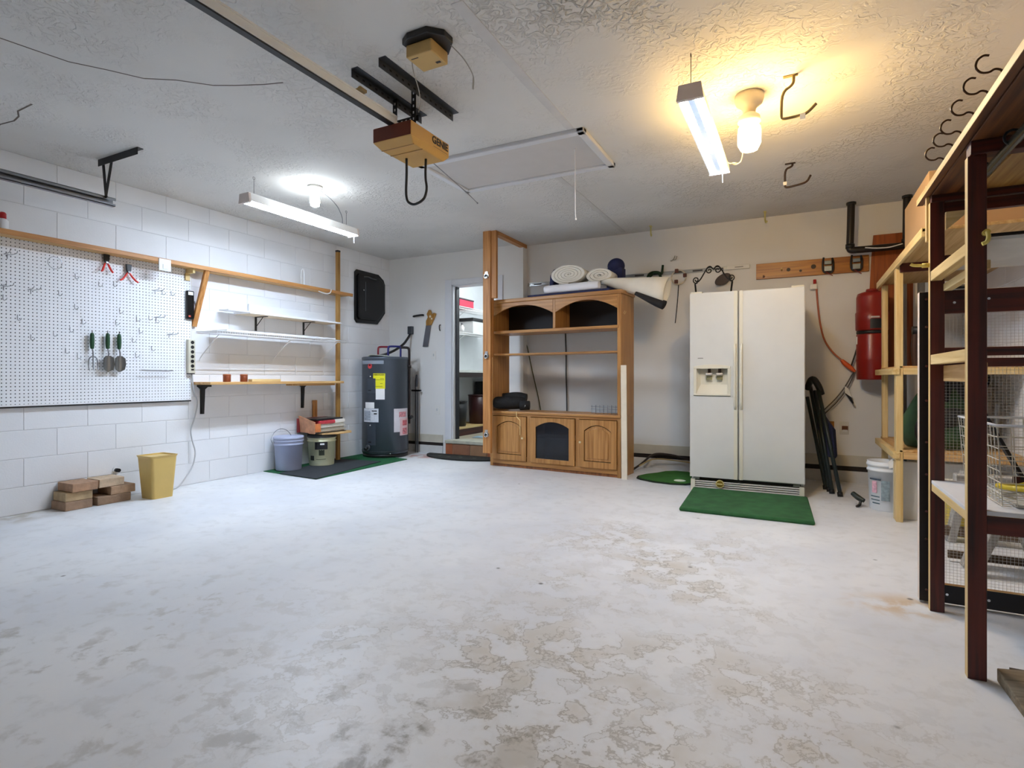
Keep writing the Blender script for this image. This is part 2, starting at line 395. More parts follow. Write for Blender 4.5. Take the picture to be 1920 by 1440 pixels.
part(MB().box(-4.505, -4.215, 6.575, 6.955, 2.08, 2.10), 'lid', paint('3a2a30', .5), b, .003)
b = thing('carton', 'white carton with a black printed band on the lower wire shelf of the small room', 'box', (-4.36, 7.1, 1.618))
part(MB().box(-4.52, -4.21, 6.92, 7.35, 1.618, 1.80), 'body', paint('dfe0e0', .6), b, .003)
part(MB().box(-4.53, -4.205, 6.91, 7.36, 1.80, 1.85), 'band', BLACK, b, .002)
b = thing('basket', 'small red basket on the lower wire shelf of the small room', 'basket', (-4.3, 6.5, 1.618))
part(MB().lathe([(.06, 0), (.085, .08), (.078, .08), (.055, .006)], (-4.3, 6.52, 1.618), n=20), 'body', paint('9c2f2a', .6, bump=.6, bscale=120), b)
part(MB().ring((-4.3, 6.52, 1.70), .082, .006), 'rim', paint('b4433c', .6), b)
b = thing('spray_bottle', 'small white bottle between the red basket and the carton in the small room', 'bottle', (-4.27, 6.72, 1.618))
part(MB().lathe([(.03, 0), (.032, .08), (.014, .10), (.014, .115)], (-4.27, 6.72, 1.618), n=14), 'body', WHITE, b)
part(MB().lathe([(.018, .115), (.018, .14), (.0, .142)], (-4.27, 6.72, 1.618), n=12), 'cap', paint('77787c'), b)
b = thing('counter_shelf', 'dark-edged counter shelf along the left side of the small room', 'shelf', (-4.35, 7.0, .18))
part(MB().box(PX0, -4.12, 6.25, 7.9, 1.05, 1.085), 'top', [paint('d8d9d2', .5)], b, .003)
part(MB().box(-4.14, -4.115, 6.25, 7.9, .985, 1.05), 'front_edge', paint('2c1a12', .5), b)
part(MB().box(-4.5, -4.14, 6.26, 6.30, .18, 1.05), 'end_panel', paint('55422c', .6), b)
b = thing('low_platform', 'low brown platform with a pale top under the counter of the small room', 'platform', (-4.3, 7.0, .18))
part(MB().box(PX0, -4.1, 6.3, 7.9, .275, .30), 'top', PALEY, b, .003)
part(MB().box(PX0, -4.12, 6.31, 7.9, .18, .275), 'front', STNY, b)
for lab, x, y, r, h in (('shorter black plastic bin on the low platform in the small room', -4.28, 6.62, .13, .34), ('taller dark red printed bin on the low platform in the small room', -4.26, 7.15, .15, .42)):
    b = thing('storage_bin', lab, 'bin', (x, y, .30))
    mm = BLACK if 'black' in lab else paint('3a1214', .4)
    part(MB().lathe([(r*.88, 0), (r, h), (r*.93, h), (r*.8, .02)], (x, y, .30), n=24), 'body', mm, b)
    part(MB().ring((x, y, .30+h), r, .008), 'rim', mm, b)
    if 'red' in lab: part(MB().box(x+r*.9, x+r+.004, y-.09, y+.05, .36, .52), 'print', paint('8a7d74', .6, vary=.8, scale=45), b)
solo(MB().box(-4.5, -4.22, 7.45, 7.8, .30, .92), 'speaker_box', BLACK, 'tall black box behind the bins in the small room', 'box', bev=.01)
b = MB()
for i, (x, y, a) in enumerate(((-3.75, 6.45, .2), (-3.62, 6.62, -.3), (-3.55, 6.38, .5))):
    c, s_ = math.cos(a), math.sin(a); z = DZ0+.004+i*.004
    solo(MB().add([(x+u*c-v*s_, y+u*s_+v*c, zz) for zz in (z, z+.003) for u, v in ((-.14, -.1), (.14, -.1), (.14, .1), (-.14, .1))], [(0, 1, 2, 3), (4, 5, 6, 7), (0, 1, 5, 4), (1, 2, 6, 5), (2, 3, 7, 6), (3, 0, 4, 7)]), 'paper_sheet', paint('8fa8b8', .7, vary=.2), ('leftmost', 'farthest', 'rightmost')[i]+' bluish paper sheet lying on the floor just inside the doorway', 'paper', 'paper sheets inside the doorway')

# ================================================================== LAMPS
def shop_light(label, xc, y0, y1, z0, st, wires, tilt=0):
    t = thing('shop_light', label, 'lamp', (xc, (y0+y1)/2, z0))
    hw = .062
    prof = [(xc-hw, z0+.012), (xc-hw*.82, z0+.07), (xc-.03, z0+.085), (xc+.03, z0+.085), (xc+hw*.82, z0+.07), (xc+hw, z0+.012), (xc+hw-.006, z0+.012), (xc+hw*.76, z0+.055), (xc, z0+.05), (xc-hw*.76, z0+.055), (xc-hw+.006, z0+.012)]
    part(MB().prism(prof, 'y', y0+.02, y1-.02), 'housing', WHITE, t)
    for a, e in ((y0, y0+.022), (y1-.022, y1)):
        part(MB().prism([(xc-hw-.002, z0), (xc-hw*.85, z0+.075), (xc+hw*.85, z0+.075), (xc+hw+.002, z0)], 'y', a, e), 'end_cap', paint('dccfc8', .5), t, .002)
    E = emis('tube_glow_%d' % int(st), TUBE_COOL, st)
    for sx in (-1, 1):
        part(MB().tube([(xc+sx*.036, y0+.025, z0+.026), (xc+sx*.036, y1-.025, z0+.026)], .019, n=8), 'tube', E, t)
    part(MB().box(xc-.015, xc+.015, y0+.022, y1-.022, z0+.012, z0+.05), 'reflector', paint('c3cbd8', .3), t)
    for wx, wy in wires:
        part(MB().tube([(wx, wy, z0+.08), (wx, wy, H-.05)], .0018, n=5).ring((wx, wy, H-.038), .010, .0016, 'x', n=10, k=5), 'hanging_wire', DKMET, t)
    part(MB().tube([(xc+.02, y1-.03, z0), (xc+.02, y1-.03, z0-.06)], .0015, n=5), 'pull_chain', WHITE, t)
    return t
shop_light('long white shop light with glowing tubes hanging over the pegboard side', -3.80, 2.86, 4.06, 2.325, TUBE_L, ((-3.80, 2.95), (-3.80, 3.95)))
shop_light('white twin-tube shop light hanging beside the warm bare bulb', -.47, 2.76, 3.90, 2.315, TUBE_R, ((-.47, 2.80), (-.47, 3.85)))
b = thing('bare_bulb_lamp', 'bare warm bulb in a white ceramic ceiling holder near the fridge', 'lamp', (-.255, 3.42, 2.26))
q = (-.255, 3.42, 0)
part(MB().lathe([(.075, 2.58), (.078, 2.555), (.07, 2.53), (.05, 2.515), (.036, 2.50), (.032, 2.475)], q), 'holder', paint('d9cdb8', .4), b)
part(MB().lathe([(.032, 2.475), (.056, 2.455), (.062, 2.425), (.04, 2.413)], q), 'bulb_base', paint('efe9dc', .4), b)
part(MB().lathe([(.034, 2.415), (.058, 2.395), (.062, 2.35), (.06, 2.30), (.045, 2.27), (0, 2.262)], q, n=12), 'bulb', emis('warm_glow', BULB_WARM, BULB_RS), b)
b = thing('bare_bulb_lamp', 'bare cool white bulb on the ceiling above the long shop light', 'lamp', (-3.61, 3.39, 2.40))
q = (-3.61, 3.39, 0)
part(MB().lathe([(.06, 2.58), (.062, 2.565), (.04, 2.553), (.024, 2.545), (.022, 2.52)], q), 'holder', WPLAST, b)
part(MB().lathe([(.022, 2.52), (.038, 2.50), (.04, 2.45), (.034, 2.42), (0, 2.405)], q, n=12), 'bulb', emis('cool_glow', BULB_COOL, BULB_LS), b)
solo(MB().tube([(-3.58, 3.41, 2.552), (-3.60, 3.62, 2.50), (-3.70, 3.80, 2.44), (-3.80, 3.90, 2.41)], .004, n=6), 'lamp_cord', paint('7d7f80'), 'thin grey cord from the cool bulb holder to the long shop light', 'cord')
solo(MB().tube([(-.45, 3.86, 2.41), (-.41, 3.90, 2.38), (-.38, 3.86, 2.37), (-.36, 3.92, 2.38), (-.40, 3.93, 2.39), (-.37, 3.88, 2.36), (-.33, 3.88, 2.38), (-.30, 3.62, 2.48), (-.28, 3.44, 2.51)], .004, n=6), 'lamp_cord', WPLAST, 'bunched white cord hanging between the right shop light and the warm bulb', 'cord')

# ================================================================== CEILING THINGS
# attic hatch
b = thing('attic_hatch', 'flat white attic hatch with raised moulding and a pull cord', 'hatch', (-1.89, 3.71, 2.545))
ax0, ax1, ay0, ay1 = -2.54, -1.225, 3.365, 4.06
for nm, bb in (('moulding', (ax0, ax1, ay0, ay0+.055)), ('moulding', (ax0, ax1, ay1-.055, ay1)), ('moulding', (ax0, ax0+.055, ay0, ay1)), ('moulding', (ax1-.055, ax1, ay0, ay1))):
    part(MB().box(*bb, H-.028, H+.004), nm, TRIMW, b, .008)
part(MB().box(ax0+.06, ax1-.062, ay0+.062, ay1-.06, H-.012, H+.004), 'panel', paint('cfcac6', .7, vary=.02), b)
part(MB().tube([(-1.385, 3.63, H-.01), (-1.385, 3.632, 2.30), (-1.387, 3.64, 2.12), (-1.383, 3.64, 2.09)], .003, n=6).lathe([(.003, .02), (.008, .0), (.0, -.003)], (-1.383, 3.64, 2.075), n=8), 'pull_cord', WHITE, b)
# cracks and seams
def crack(pts, r, mat_, parent=ceil):
    o = MB()
    for (x0, y0), (x1, y1) in zip(pts, pts[1:]):
        o.beam((x0, y0, H-.0005), (x1, y1, H-.0005), r, .002)
    p_ = part(o, 'crack', mat_, parent); return p_
CR = paint('6d635c', .9)
crack([(-3.40, 1.0), (-3.347, 1.225), (-3.323, 1.338), (-3.29, 1.477), (-3.20, 1.607), (-3.117, 1.744), (-2.98, 1.833), (-2.853, 1.96), (-2.749, 2.014), (-2.6, 2.08), (-2.49, 2.115)], .0065, CR)
crack([(-4.6, 1.66), (-4.489, 1.643), (-4.35, 1.66), (-4.25, 1.645), (-4.17, 1.61), (-3.99, 1.607)], .009, CR)
part(MB().prism([(-1.33, 2.0), (-1.27, 2.0), (-1.28, 2.7), (-1.285, 3.36), (-1.335, 3.36), (-1.34, 2.7)], 'z', H-.0035, H+.001), 'seam', paint('d4d2d0', .8), ceil, .002)
part(MB().prism([(-1.74, 4.08), (-1.69, 4.08), (-1.70, 6.0), (-1.75, 6.0)], 'z', H-.003, H+.001), 'seam', paint('d0ceca', .8), ceil, .002)
# opener
op = thing('garage_door_opener', 'tan garage door opener with a long white rail, hung from perforated irons', 'door opener', (-1.99, 2.6, 2.26))
OPT, OPB = paint('c99a4e', .45, vary=.04), paint('6a2a14', .45, vary=.06)
hx0, hx1, hy0, hy1 = -2.13, -1.865, 2.42, 2.79
hz0, hz1 = 2.265, 2.375
b = MB(); c_ = .05
vs = [(hx0, hy0, hz0+.03), (hx1, hy0, hz0+.03), (hx1, hy1, hz0+.03), (hx0, hy1, hz0+.03), (hx0, hy0, hz1), (hx1, hy0, hz1), (hx1, hy1, hz1), (hx0, hy1, hz1),
      (hx0+c_*.4, hy0+c_, hz0), (hx1-c_*.4, hy0+c_, hz0), (hx1-c_*.4, hy1-c_*.6, hz0), (hx0+c_*.4, hy1-c_*.6, hz0)]
b.add(vs, [(0, 1, 5, 4)], 1); b.add(vs, [(4, 5, 6, 7), (1, 2, 6, 5), (2, 3, 7, 6), (3, 0, 4, 7), (8, 9, 10, 11), (0, 1, 9, 8), (1, 2, 10, 9), (2, 3, 11, 10), (3, 0, 8, 11)], 0)
head = part(b, 'motor_head', [OPT, OPB], op, .006)
part(MB().box(hx0+.02, hx1-.02, hy0+.05, hy0+.056, hz0-.001, hz0+.004).box(hx0+.02, hx1-.02, hy0+.13, hy0+.134, hz0-.0015, hz0+.004), 'seam', paint('8a6025'), head)
text('GENIE', .058, frame_m((hx1+.0015, 2.695, 2.342), (0, 1, 0), (0, 0, 1)), BLACK, head)
part(MB().box(hx1, hx1+.001, 2.63, 2.77, 2.306, 2.309), 'print_line', paint('8a6a3a'), head)
part(MB().box(-2.022, -1.990, -.9, 2.46, 2.375, 2.383, 1).box(-2.022, -1.990, -.9, 2.46, 2.383, 2.432, 0).box(-1.990, -1.985, -.9, 2.46, 2.383, 2.392, 0).box(-1.990, -1.986, -.9, 2.46, 2.424, 2.432, 0), 'rail', [paint('f0eee8', .4, vary=.02), BLACK], op)
part(MB().box(-2.035, -1.975, 2.16, 2.20, 2.44, 2.455).tube([(-2.0, 2.16, 2.45), (-2.0, 2.18, 2.475), (-2.0, 2.2, 2.45)], .005, n=6), 'rail_clip', paint('a68a5a', .4, .5), op)
def angle_iron(x, y0, y1):
    o = MB().box(x-.003, x, y0, y1, H-.045, H).box(x, x+.04, y0, y1, H-.004, H)
    y = y0+.03
    while y < y1-.03: o.box(x-.0045, x+.0005, y, y+.018, H-.028, H-.018, 1); y += .05
    return o
IR = [paint('55585e', .4, .8), paint('151517', .8)]
for x, y0, y1 in ((-2.06, 2.18, 2.78), (-1.87, 2.17, 2.84)):
    part(angle_iron(x, y0, y1), 'angle_iron', IR, op)
for x, y in ((-2.055, 2.52), (-1.885, 2.47)):
    o = MB().box(x-.015, x+.015, y, y+.003, 2.37, H-.01)
    for k in range(5): o.box(x-.004, x+.004, y-.001, y+.004, 2.395+k*.035, 2.408+k*.035, 1)
    part(o, 'strap', [paint('1f1f22', .5, .6), paint('c4c4c8', .5)], op)
o = MB().box(-2.07, -1.87, 2.495, 2.498, 2.40, 2.43)
for k in range(6): o.box(-2.05+k*.03, -2.04+k*.03, 2.494, 2.499, 2.41, 2.42, 1)
part(o, 'cross_strap', [paint('1f1f22', .5, .6), paint('c4c4c8', .5)], op)
part(MB().tube([(-2.05, 2.53, 2.39)]+[(-2.03+.012*k, 2.52+.02*math.sin(k*2.1), 2.395+.018*math.cos(k*2.3)) for k in range(10)], .005, n=6), 'wire_bundle', BLACK, op)
part(MB().tube([(-2.05, 2.62, 2.27), (-2.057, 2.63, 2.18), (-2.055, 2.62, 2.06), (-2.045, 2.62, 2.01), (-2.0, 2.62, 1.985), (-1.95, 2.62, 1.995), (-1.925, 2.63, 2.02), (-1.925, 2.65, 2.08), (-1.945, 2.66, 2.15), (-1.955, 2.68, 2.27)], .0075, n=8), 'power_cord', BLACK, op)
part(MB().tube([(-1.98, 2.78, 2.285), (-2.02, 3.25, 2.24), (-2.045, 3.42, 2.225)], .003, n=5).ball((-2.045, 3.42, 2.225), .006, n=8, k=6), 'antenna', STEEL, op)
b = thing('receiver_box', 'small tan receiver box on a black plate beside the opener irons', 'receiver', (-1.57, 2.2, 2.49))
part(MB().prism([(-1.67, 2.10), (-1.62, 2.07), (-1.51, 2.07), (-1.45, 2.13), (-1.45, 2.2), (-1.52, 2.27), (-1.65, 2.27)], 'z', 2.55, H), 'plate', BLACK, b, .004)
part(MB().prism([(-1.655, 2.11), (-1.51, 2.11), (-1.51, 2.25), (-1.655, 2.25)], 'z', 2.49, 2.55), 'body', [paint('c8a566', .5), ], b, .006)
part(MB().box(-1.64, -1.60, 2.13, 2.135, 2.489, 2.491).box(-1.55, -1.525, 2.2, 2.215, 2.489, 2.491), 'print', BLACK, b)
solo(MB().tube([(-1.47, 2.2, 2.555), (-1.44, 2.28, 2.52), (-1.43, 2.36, 2.47), (-1.47, 2.42, 2.44), (-1.50, 2.46, 2.47), (-1.52, 2.5, 2.56)], .0028, n=5), 'receiver_wire', paint('a09a90'), 'thin pale wire looping from the receiver box back to the ceiling', 'wire')
solo(MB().tube([(-1.66, 2.16, 2.555), (-1.70, 2.22, 2.50), (-1.75, 2.34, 2.47), (-1.80, 2.42, 2.45), (-1.85, 2.47, 2.43)], .0028, n=5), 'receiver_wire', paint('a09a90'), 'thin pale wire running from the receiver box to the opener', 'wire')
# door track and hanger
tk = thing('door_track', 'steel garage door track hung by V straps under the ceiling at left', 'track', (-4.5, .9, 2.24))
TS = paint('6e7277', .4, .8)
part(MB().box(-4.545, -4.54, -.9, 2.32, 2.245, 2.305).box(-4.54, -4.50, -.9, 2.32, 2.300, 2.305).box(-4.54, -4.505, -.9, 2.32, 2.245, 2.250).box(-4.503, -4.50, -.9, 2.32, 2.285, 2.305).box(-4.508, -4.505, -.9, 2.32, 2.245, 2.262), 'track', [paint('8c9096', .35, .8)], tk)
part(MB().box(-4.58, -4.08, 2.24, 2.243, H-.05, H).box(-4.58, -4.08, 2.243, 2.28, H-.004, H), 'ceiling_iron', DKMET, tk)
part(MB().beam((-4.49, 2.25, 2.29), (-4.53, 2.25, H-.03), .004, .03, up=(1, 0, 0)), 'strap', DKMET, tk)
part(MB().beam((-4.49, 2.246, 2.29), (-4.41, 2.246, H-.03), .004, .03, up=(1, 0, 0)), 'strap', DKMET, tk)
part(MB().cyl((-4.56, 2.255, 2.30), (-4.49, 2.255, 2.30), .007, n=8), 'bolt', STEEL, tk)
# ceiling hooks (right)
def ceil_hook(label, pts, col, tag_=None):
    t = thing('utility_hook', label, 'hook', (pts[0][0], pts[0][1], min(p[2] for p in pts)))
    part(MB().tube(pts, .0075, n=8), 'rod', col, t)
    part(MB().box(pts[0][0]-.05, pts[0][0]+.02, pts[0][1]-.012, pts[0][1]+.012, H-.004, H), 'ceiling_plate', col, t)
    if tag_: part(MB().box(*tag_), 'sticker', WHITE, t)
    return t
ceil_hook('upper tan ceiling utility hook right of the warm bulb', [(-.03, 3.30, H), (-.03, 3.30, 2.53), (-.085, 3.30, 2.50), (-.09, 3.30, 2.37), (-.085, 3.30, 2.355), (.02, 3.30, 2.36), (.045, 3.30, 2.375), (.075, 3.30, 2.405)], paint('7c6a45', .6), (.0, .025, 3.29, 3.31, 2.335, 2.365))
ceil_hook('lower black ceiling utility hook nearer the back wall', [(-.05, 4.65, H), (-.05, 4.65, 2.555), (-.10, 4.65, 2.54), (-.10, 4.65, 2.42), (-.095, 4.65, 2.40), (.02, 4.65, 2.415), (.05, 4.65, 2.43), (.07, 4.65, 2.47)], paint('2a1512', .5), (-.112, -.088, 4.64, 4.66, 2.42, 2.445))
for lab, x in (('small yellow plastic hook hanging where ceiling meets the back wall, right one', -.30), ('small yellow plastic hook hanging where ceiling meets the back wall, left one', -1.40)):
    h_ = thing('plastic_hook', lab, 'hook', (x, 5.9, 2.45))
    part(MB().box(x-.012, x+.012, 5.87, 5.93, H-.006, H), 'plate', paint('d8cf8a', .5), h_)
    part(MB().tube([(x, 5.9, H-.004), (x, 5.9, 2.50), (x+.01, 5.88, 2.465), (x+.02, 5.85, 2.475)], .007, n=7), 'hook_arm', paint('c9be72', .5), h_)
# post and ceiling block
pt = thing('wood_post', 'tall fir post hung from the ceiling at the left end of the cabinet', 'post', (-3.02, 5.33, .155))
part(MB().box(-3.085, -2.99, 5.275, 5.315, .155, H), 'front_board', FIRZ, pt, .003)
part(MB().box(-2.99, -2.928, 5.29, 5.33, 1.845, H).box(-3.06, -2.99, 5.318, 5.356, 1.2, H), 'side_board', FIRZ, pt, .003)
part(MB().box(-2.99, -2.926, 5.34, 6.06, H-.042, H), 'ceiling_block', FIRY, pt, .003)
for z in (2.085, 1.215, .36):
    k = part(MB().box(-3.055, -3.02, 5.268, 5.275, z-.02, z+.05).cyl((-3.037, 5.274, z), (-3.037, 5.262, z), .03, n=18), 'spring_clip', CHROME, pt)
    part(MB().ring((-3.037, 5.255, z-.005), .02, .006, 'y', n=16, k=6).box(-3.043, -3.031, 5.25, 5.262, z-.01, z+.012, 1), 'clip_jaw', [CHROME, BLACK], k)

# ================================================================== LEFT WALL
# pegboard with real holes
def pegboard():
    t = thing('pegboard', 'large white perforated pegboard screwed to the block wall under the long shelf', 'pegboard', (XL+.02, 2.3, .765))
    y0, y1, z0, z1, x = 1.40, 3.18, .775, 1.975, XL+.022
    p = .0254; ny = int((y1-y0)/p); nz = int((z1-z0)/p); r = .0045; me = MB()
    vi = {}; V = []; Fc = []
    def vid(k, co):
        if k not in vi: vi[k] = len(V); V.append(co)
        return vi[k]
    sy, sz = (y1-y0)/ny, (z1-z0)/nz
    for i in range(ny):
        for j in range(nz):
            cy, cz = y0+(i+.5)*sy, z0+(j+.5)*sz
            out = []
            for a, bb in ((2, 1), (2, 2), (1, 2), (0, 2), (0, 1), (0, 0), (1, 0), (2, 0)):
                ky, kz = 2*i+a, 2*j+bb; out.append(vid((ky, kz), (x, y0+ky*sy/2, z0+kz*sz/2)))
            inn = []; dep = []
            for k in range(8):
                a = k*PI/4
                inn.append(len(V)); V.append((x, cy+r*math.cos(a), cz+r*math.sin(a)))
            for k in range(8):
                dep.append(len(V)); V.append((x-.005, V[inn[k]][1], V[inn[k]][2]))
            for k in range(8):
                k2 = (k+1) % 8
                Fc.append((out[k], out[k2], inn[k2], inn[k])); Fc.append((inn[k], inn[k2], dep[k2], dep[k]))
    m_ = bpy.data.meshes.new('board'); m_.from_pydata([Vector(v)-Vector(t.location) for v in V], [], Fc); m_.materials.append(paint('f0f1f2', .55, vary=.02)); m_.update()
    o = bpy.data.objects.new('board', m_); C.objects.link(o); o.parent = t
    part(MB().box(XL+.001, XL+.012, y0, y1, z0, z1), 'hole_shade', paint('1c1b1a', .9), t)  # dark sheet standing in for the shade behind the holes
    part(MB().box(XL, x+.003, y0, y1, z0-.012, z0, 1).box(XL, x+.004, y0, y1, z0, z0+.012), 'bottom_strip', [WHITE, BLACK], t)
    part(MB().box(XL, x+.002, y1, y1+.006, z0-.012, z1), 'edge', WPLAST, t)
pegboard()
PX = XL+.022
hk = thing('peg_hook', 'small bent wire hook in the white pegboard', 'hook', (PX, 1.827, 1.53), group='small hooks on the pegboard')
part(MB().tube([(PX-.004, 1.827, 1.56), (PX+.003, 1.827, 1.56), (PX+.003, 1.827, 1.525), (PX+.012, 1.829, 1.52), (PX+.045, 1.83, 1.522), (PX+.05, 1.83, 1.535)], .002, n=5), 'wire', STEEL, hk)
wmesh = hk.children[0]
for y, z in ((1.908, 1.397), (2.155, 1.604), (1.985, 1.261), (2.263, 1.749), (2.424, 1.711), (2.532, 1.727), (2.259, 1.515), (2.576, 1.516), (2.309, 1.405), (2.228, 1.337), (2.122, 1.298), (2.2, 1.174), (2.277, 1.136), (2.708, 1.463), (2.807, 1.481), (2.865, 1.463), (2.729, 1.366), (2.919, 1.714), (2.998, 1.716), (2.548, 1.418), (2.674, 1.282), (2.70, 1.16), (2.83, 1.22)):
    o = hk.copy(); C.objects.link(o); o.location = (PX, y, z)
    c = wmesh.copy(); C.objects.link(c); c.parent = o
for y, z, lab in ((1.85, 1.845, 'high at the left edge, left of the wire ring'), (1.83, 1.62, 'at the left edge, lower than the wire ring'), (1.985, 1.615, 'second from the left edge, lower than the wire ring'), (2.86, 1.73, 'at upper right, near the black gauge'), (2.87, 1.50, 'at right, halfway up'), (2.98, 1.36, 'at right, nearest the power strip')):
    h_ = thing('double_peg_hook', 'two-armed wire hook on the pegboard '+lab, 'hook', (PX, y, z), group='two-armed hooks on the pegboard')
    part(MB().tube([(PX+.004, y-.02, z), (PX+.004, y+.02, z)], .0022, n=5).tube([(PX, y, z), (PX, y, z-.03)], .003, n=5), 'crossbar', STEEL, h_)
    for s_ in (-1, 1): part(MB().tube([(PX+.003, y+s_*.018, z), (PX+.09, y+s_*.02, z), (PX+.10, y+s_*.02, z+.018)], .0022, n=5), 'arm', STEEL, h_)
solo(MB().ring((PX+.02, 2.125, 1.835), .045, .002, 'x', n=24, k=5).tube([(PX-.003, 2.125, 1.885), (PX+.02, 2.125, 1.88)], .002, n=5), 'wire_ring', STEEL, 'thin wire ring hanging high on the pegboard', 'ring')
o = thing('tool_holder', 'thin horizontal wire tool rack low on the pegboard', 'rack', (PX, 2.87, 1.03))
part(MB().tube([(PX+.05, 2.745, 1.045), (PX+.05, 2.99, 1.04)], .003, n=5).tube([(PX+.004, 2.745, 1.045), (PX+.004, 2.99, 1.04)], .003, n=5), 'rods', STEEL, o)
for k in range(6): part(MB().tube([(PX+.003, 2.75+k*.046, 1.045), (PX+.05, 2.75+k*.046, 1.045)], .002, n=5), 'cross_wire', STEEL, o)
# pliers
def pliers(label, y, z, ang, size):
    t = thing('pliers', label, 'pliers', (PX+.02, y, z-.14)); x = PX+.022
    part(MB().prism([(y-.022, z), (y+.022, z), (y+.018, z-.05), (y+.006, z-.075), (y-.006, z-.075), (y-.018, z-.05)], 'x', x-.008, x+.01), 'jaw', BLACK, t, .004)
    for s_ in (-1, 1):
        part(MB().tube([(x, y+s_*.008, z-.07), (x+.004, y+s_*(.02+ang*.3), z-.10), (x+.012, y+s_*(.03+ang), z-.13), (x+.014, y+s_*(.04+ang*1.5), z-.142)], [.006, .008, .008, .006], n=8), 'handle', paint('d2281c', .4), t)
    part(MB().cyl((x+.008, y, z-.065), (x+.014, y, z-.065), .008, n=12), 'pivot', STEEL, t)
pliers('black-jawed pliers with curled red handles hung highest on the pegboard', 2.47, 1.965, .002, 1)
pliers('black-jawed pliers with spread red handles hung right of the other pliers', 2.635, 1.915, .02, 1)
# garden hand tools
GREEN = paint('1f4a2c', .5)
def handtool(label, y, zt, fork, rot=0):
    t = thing('garden_trowel' if not fork else 'garden_fork', label, 'hand fork' if fork else 'trowel', (PX+.03, y, zt-.31)); x = PX+.03
    part(MB().tube([(x, y, zt), (x, y, zt-.01), (x, y, zt-.06), (x, y, zt-.115), (x, y, zt-.125)], [.008, .014, .017, .014, .010], n=10), 'handle', GREEN, t)
    part(MB().tube([(x, y, zt+.02), (x, y, zt-.005)], .003, n=5), 'hang_loop', BLACK, t)
    part(MB().tube([(x, y, zt-.12), (x+.006, y+.004, zt-.155), (x+.004, y+.004, zt-.185)], .0055, n=7), 'neck', STEEL, t)
    if fork:
        for k in (-1, 0, 1):
            part(MB().tube([(x+.004, y+.004, zt-.18), (x+.004, y+.004+k*.03, zt-.20), (x+.004, y+.004+k*.032, zt-.27), (x+.02, y+.004+k*.03, zt-.295)], [.005, .005, .004, .002], n=6), 'tine', STEEL, t)
    else:
        vs = []; fs = []; nn = 8; rows = [(.0, .018, .0), (.02, .038, .004), (.07, .042, .004), (.11, .034, .002), (.13, .004, 0)]
        for d_, hw, _ in rows:
            for i in range(nn+1):
                u = i/nn*2-1; vs.append((x+.004+.016*(u*u)*(hw/.042), y+u*hw, zt-.18-d_))
        for i in range(len(rows)-1):
            for j in range(nn): a = i*(nn+1)+j; fs.append((a, a+1, a+nn+2, a+nn+1))
        vs2 = [(p[0]-.002, p[1], p[2]) for p in vs]
        part(MB().add(vs, fs, 0, True).add(vs2, [f[::-1] for f in fs], 0, True), 'blade', paint('8b8a88', .3, .85), t)
handtool('green-handled garden hand fork hanging on the pegboard', 2.365, 1.33, True)
handtool('green-handled trowel hanging next to the hand fork', 2.475, 1.335, False)
handtool('green-handled trowel hanging at right of the three garden tools', 2.560, 1.335, False)
# long shelf
ls = thing('wall_shelf', 'long narrow pine shelf along the top of the pegboard with a diagonal brace', 'shelf', (XL+.09, 3.2, 1.96))
part(MB().box(XL, -4.80, 1.2, 5.09, 1.965, 1.985), 'board', [PINEY], ls, .003)
part(MB().box(-4.815, -4.797, 1.2, 5.10, 1.957, 1.993), 'front_lip', FIRY, ls, .002)
part(MB().beam((-4.82, 3.25, 1.96), (XL+.015, 3.21, 1.45), .028, .045, up=(0, 1, 0)), 'brace', FIRZ, ls, .002)
for y in (3.14, 1.5): part(MB().box(XL+.025, -4.84, y-.012, y+.012, 1.92, 1.965).box(XL+.024, XL+.04, y-.02, y+.02, 1.86, 1.925), 'support', paint('d8bd80', .5), ls, .002)
solo(MB().box(-4.797, -4.785, 2.80, 2.90, 1.885, 1.985).box(-4.783, -4.780, 2.83, 2.875, 1.90, 1.94), 'white_tag', WPLAST, 'white card clipped to the front edge of the long pine shelf', 'card', bev=.003)
t = thing('glue_bottle', 'white bottle with a red cap on the long pine shelf at the left edge', 'bottle', (-4.88, 1.80, 1.985))
part(MB().lathe([(.03, 0), (.032, .01), (.032, .075), (.018, .09)], (-4.88, 1.80, 1.985), n=18), 'body', WHITE, t)
part(MB().lathe([(.02, .09), (.02, .125), (.012, .135), (0, .136)], (-4.88, 1.80, 1.985), n=16), 'cap', RED, t)
# black tester hanging
b = thing('level_gauge', 'black handheld gauge with white label hung beside the diagonal brace', 'gauge', (XL+.04, 3.17, 1.51))
part(MB().box(PX, PX+.028, 3.125, 3.195, 1.51, 1.77), 'body', BLKG, b, .008)
part(MB().box(PX+.028, PX+.0295, 3.137, 3.183, 1.73, 1.76), 'label_sticker', WHITE, b)
part(MB().box(PX+.028, PX+.0295, 3.14, 3.16, 1.53, 1.545), 'switch', paint('c8503c'), b)
part(MB().tube([(PX+.02, 3.20, 1.68), (PX+.03, 3.215, 1.62), (PX+.02, 3.205, 1.54)], .008, n=7), 'side_grip', STEEL, b)
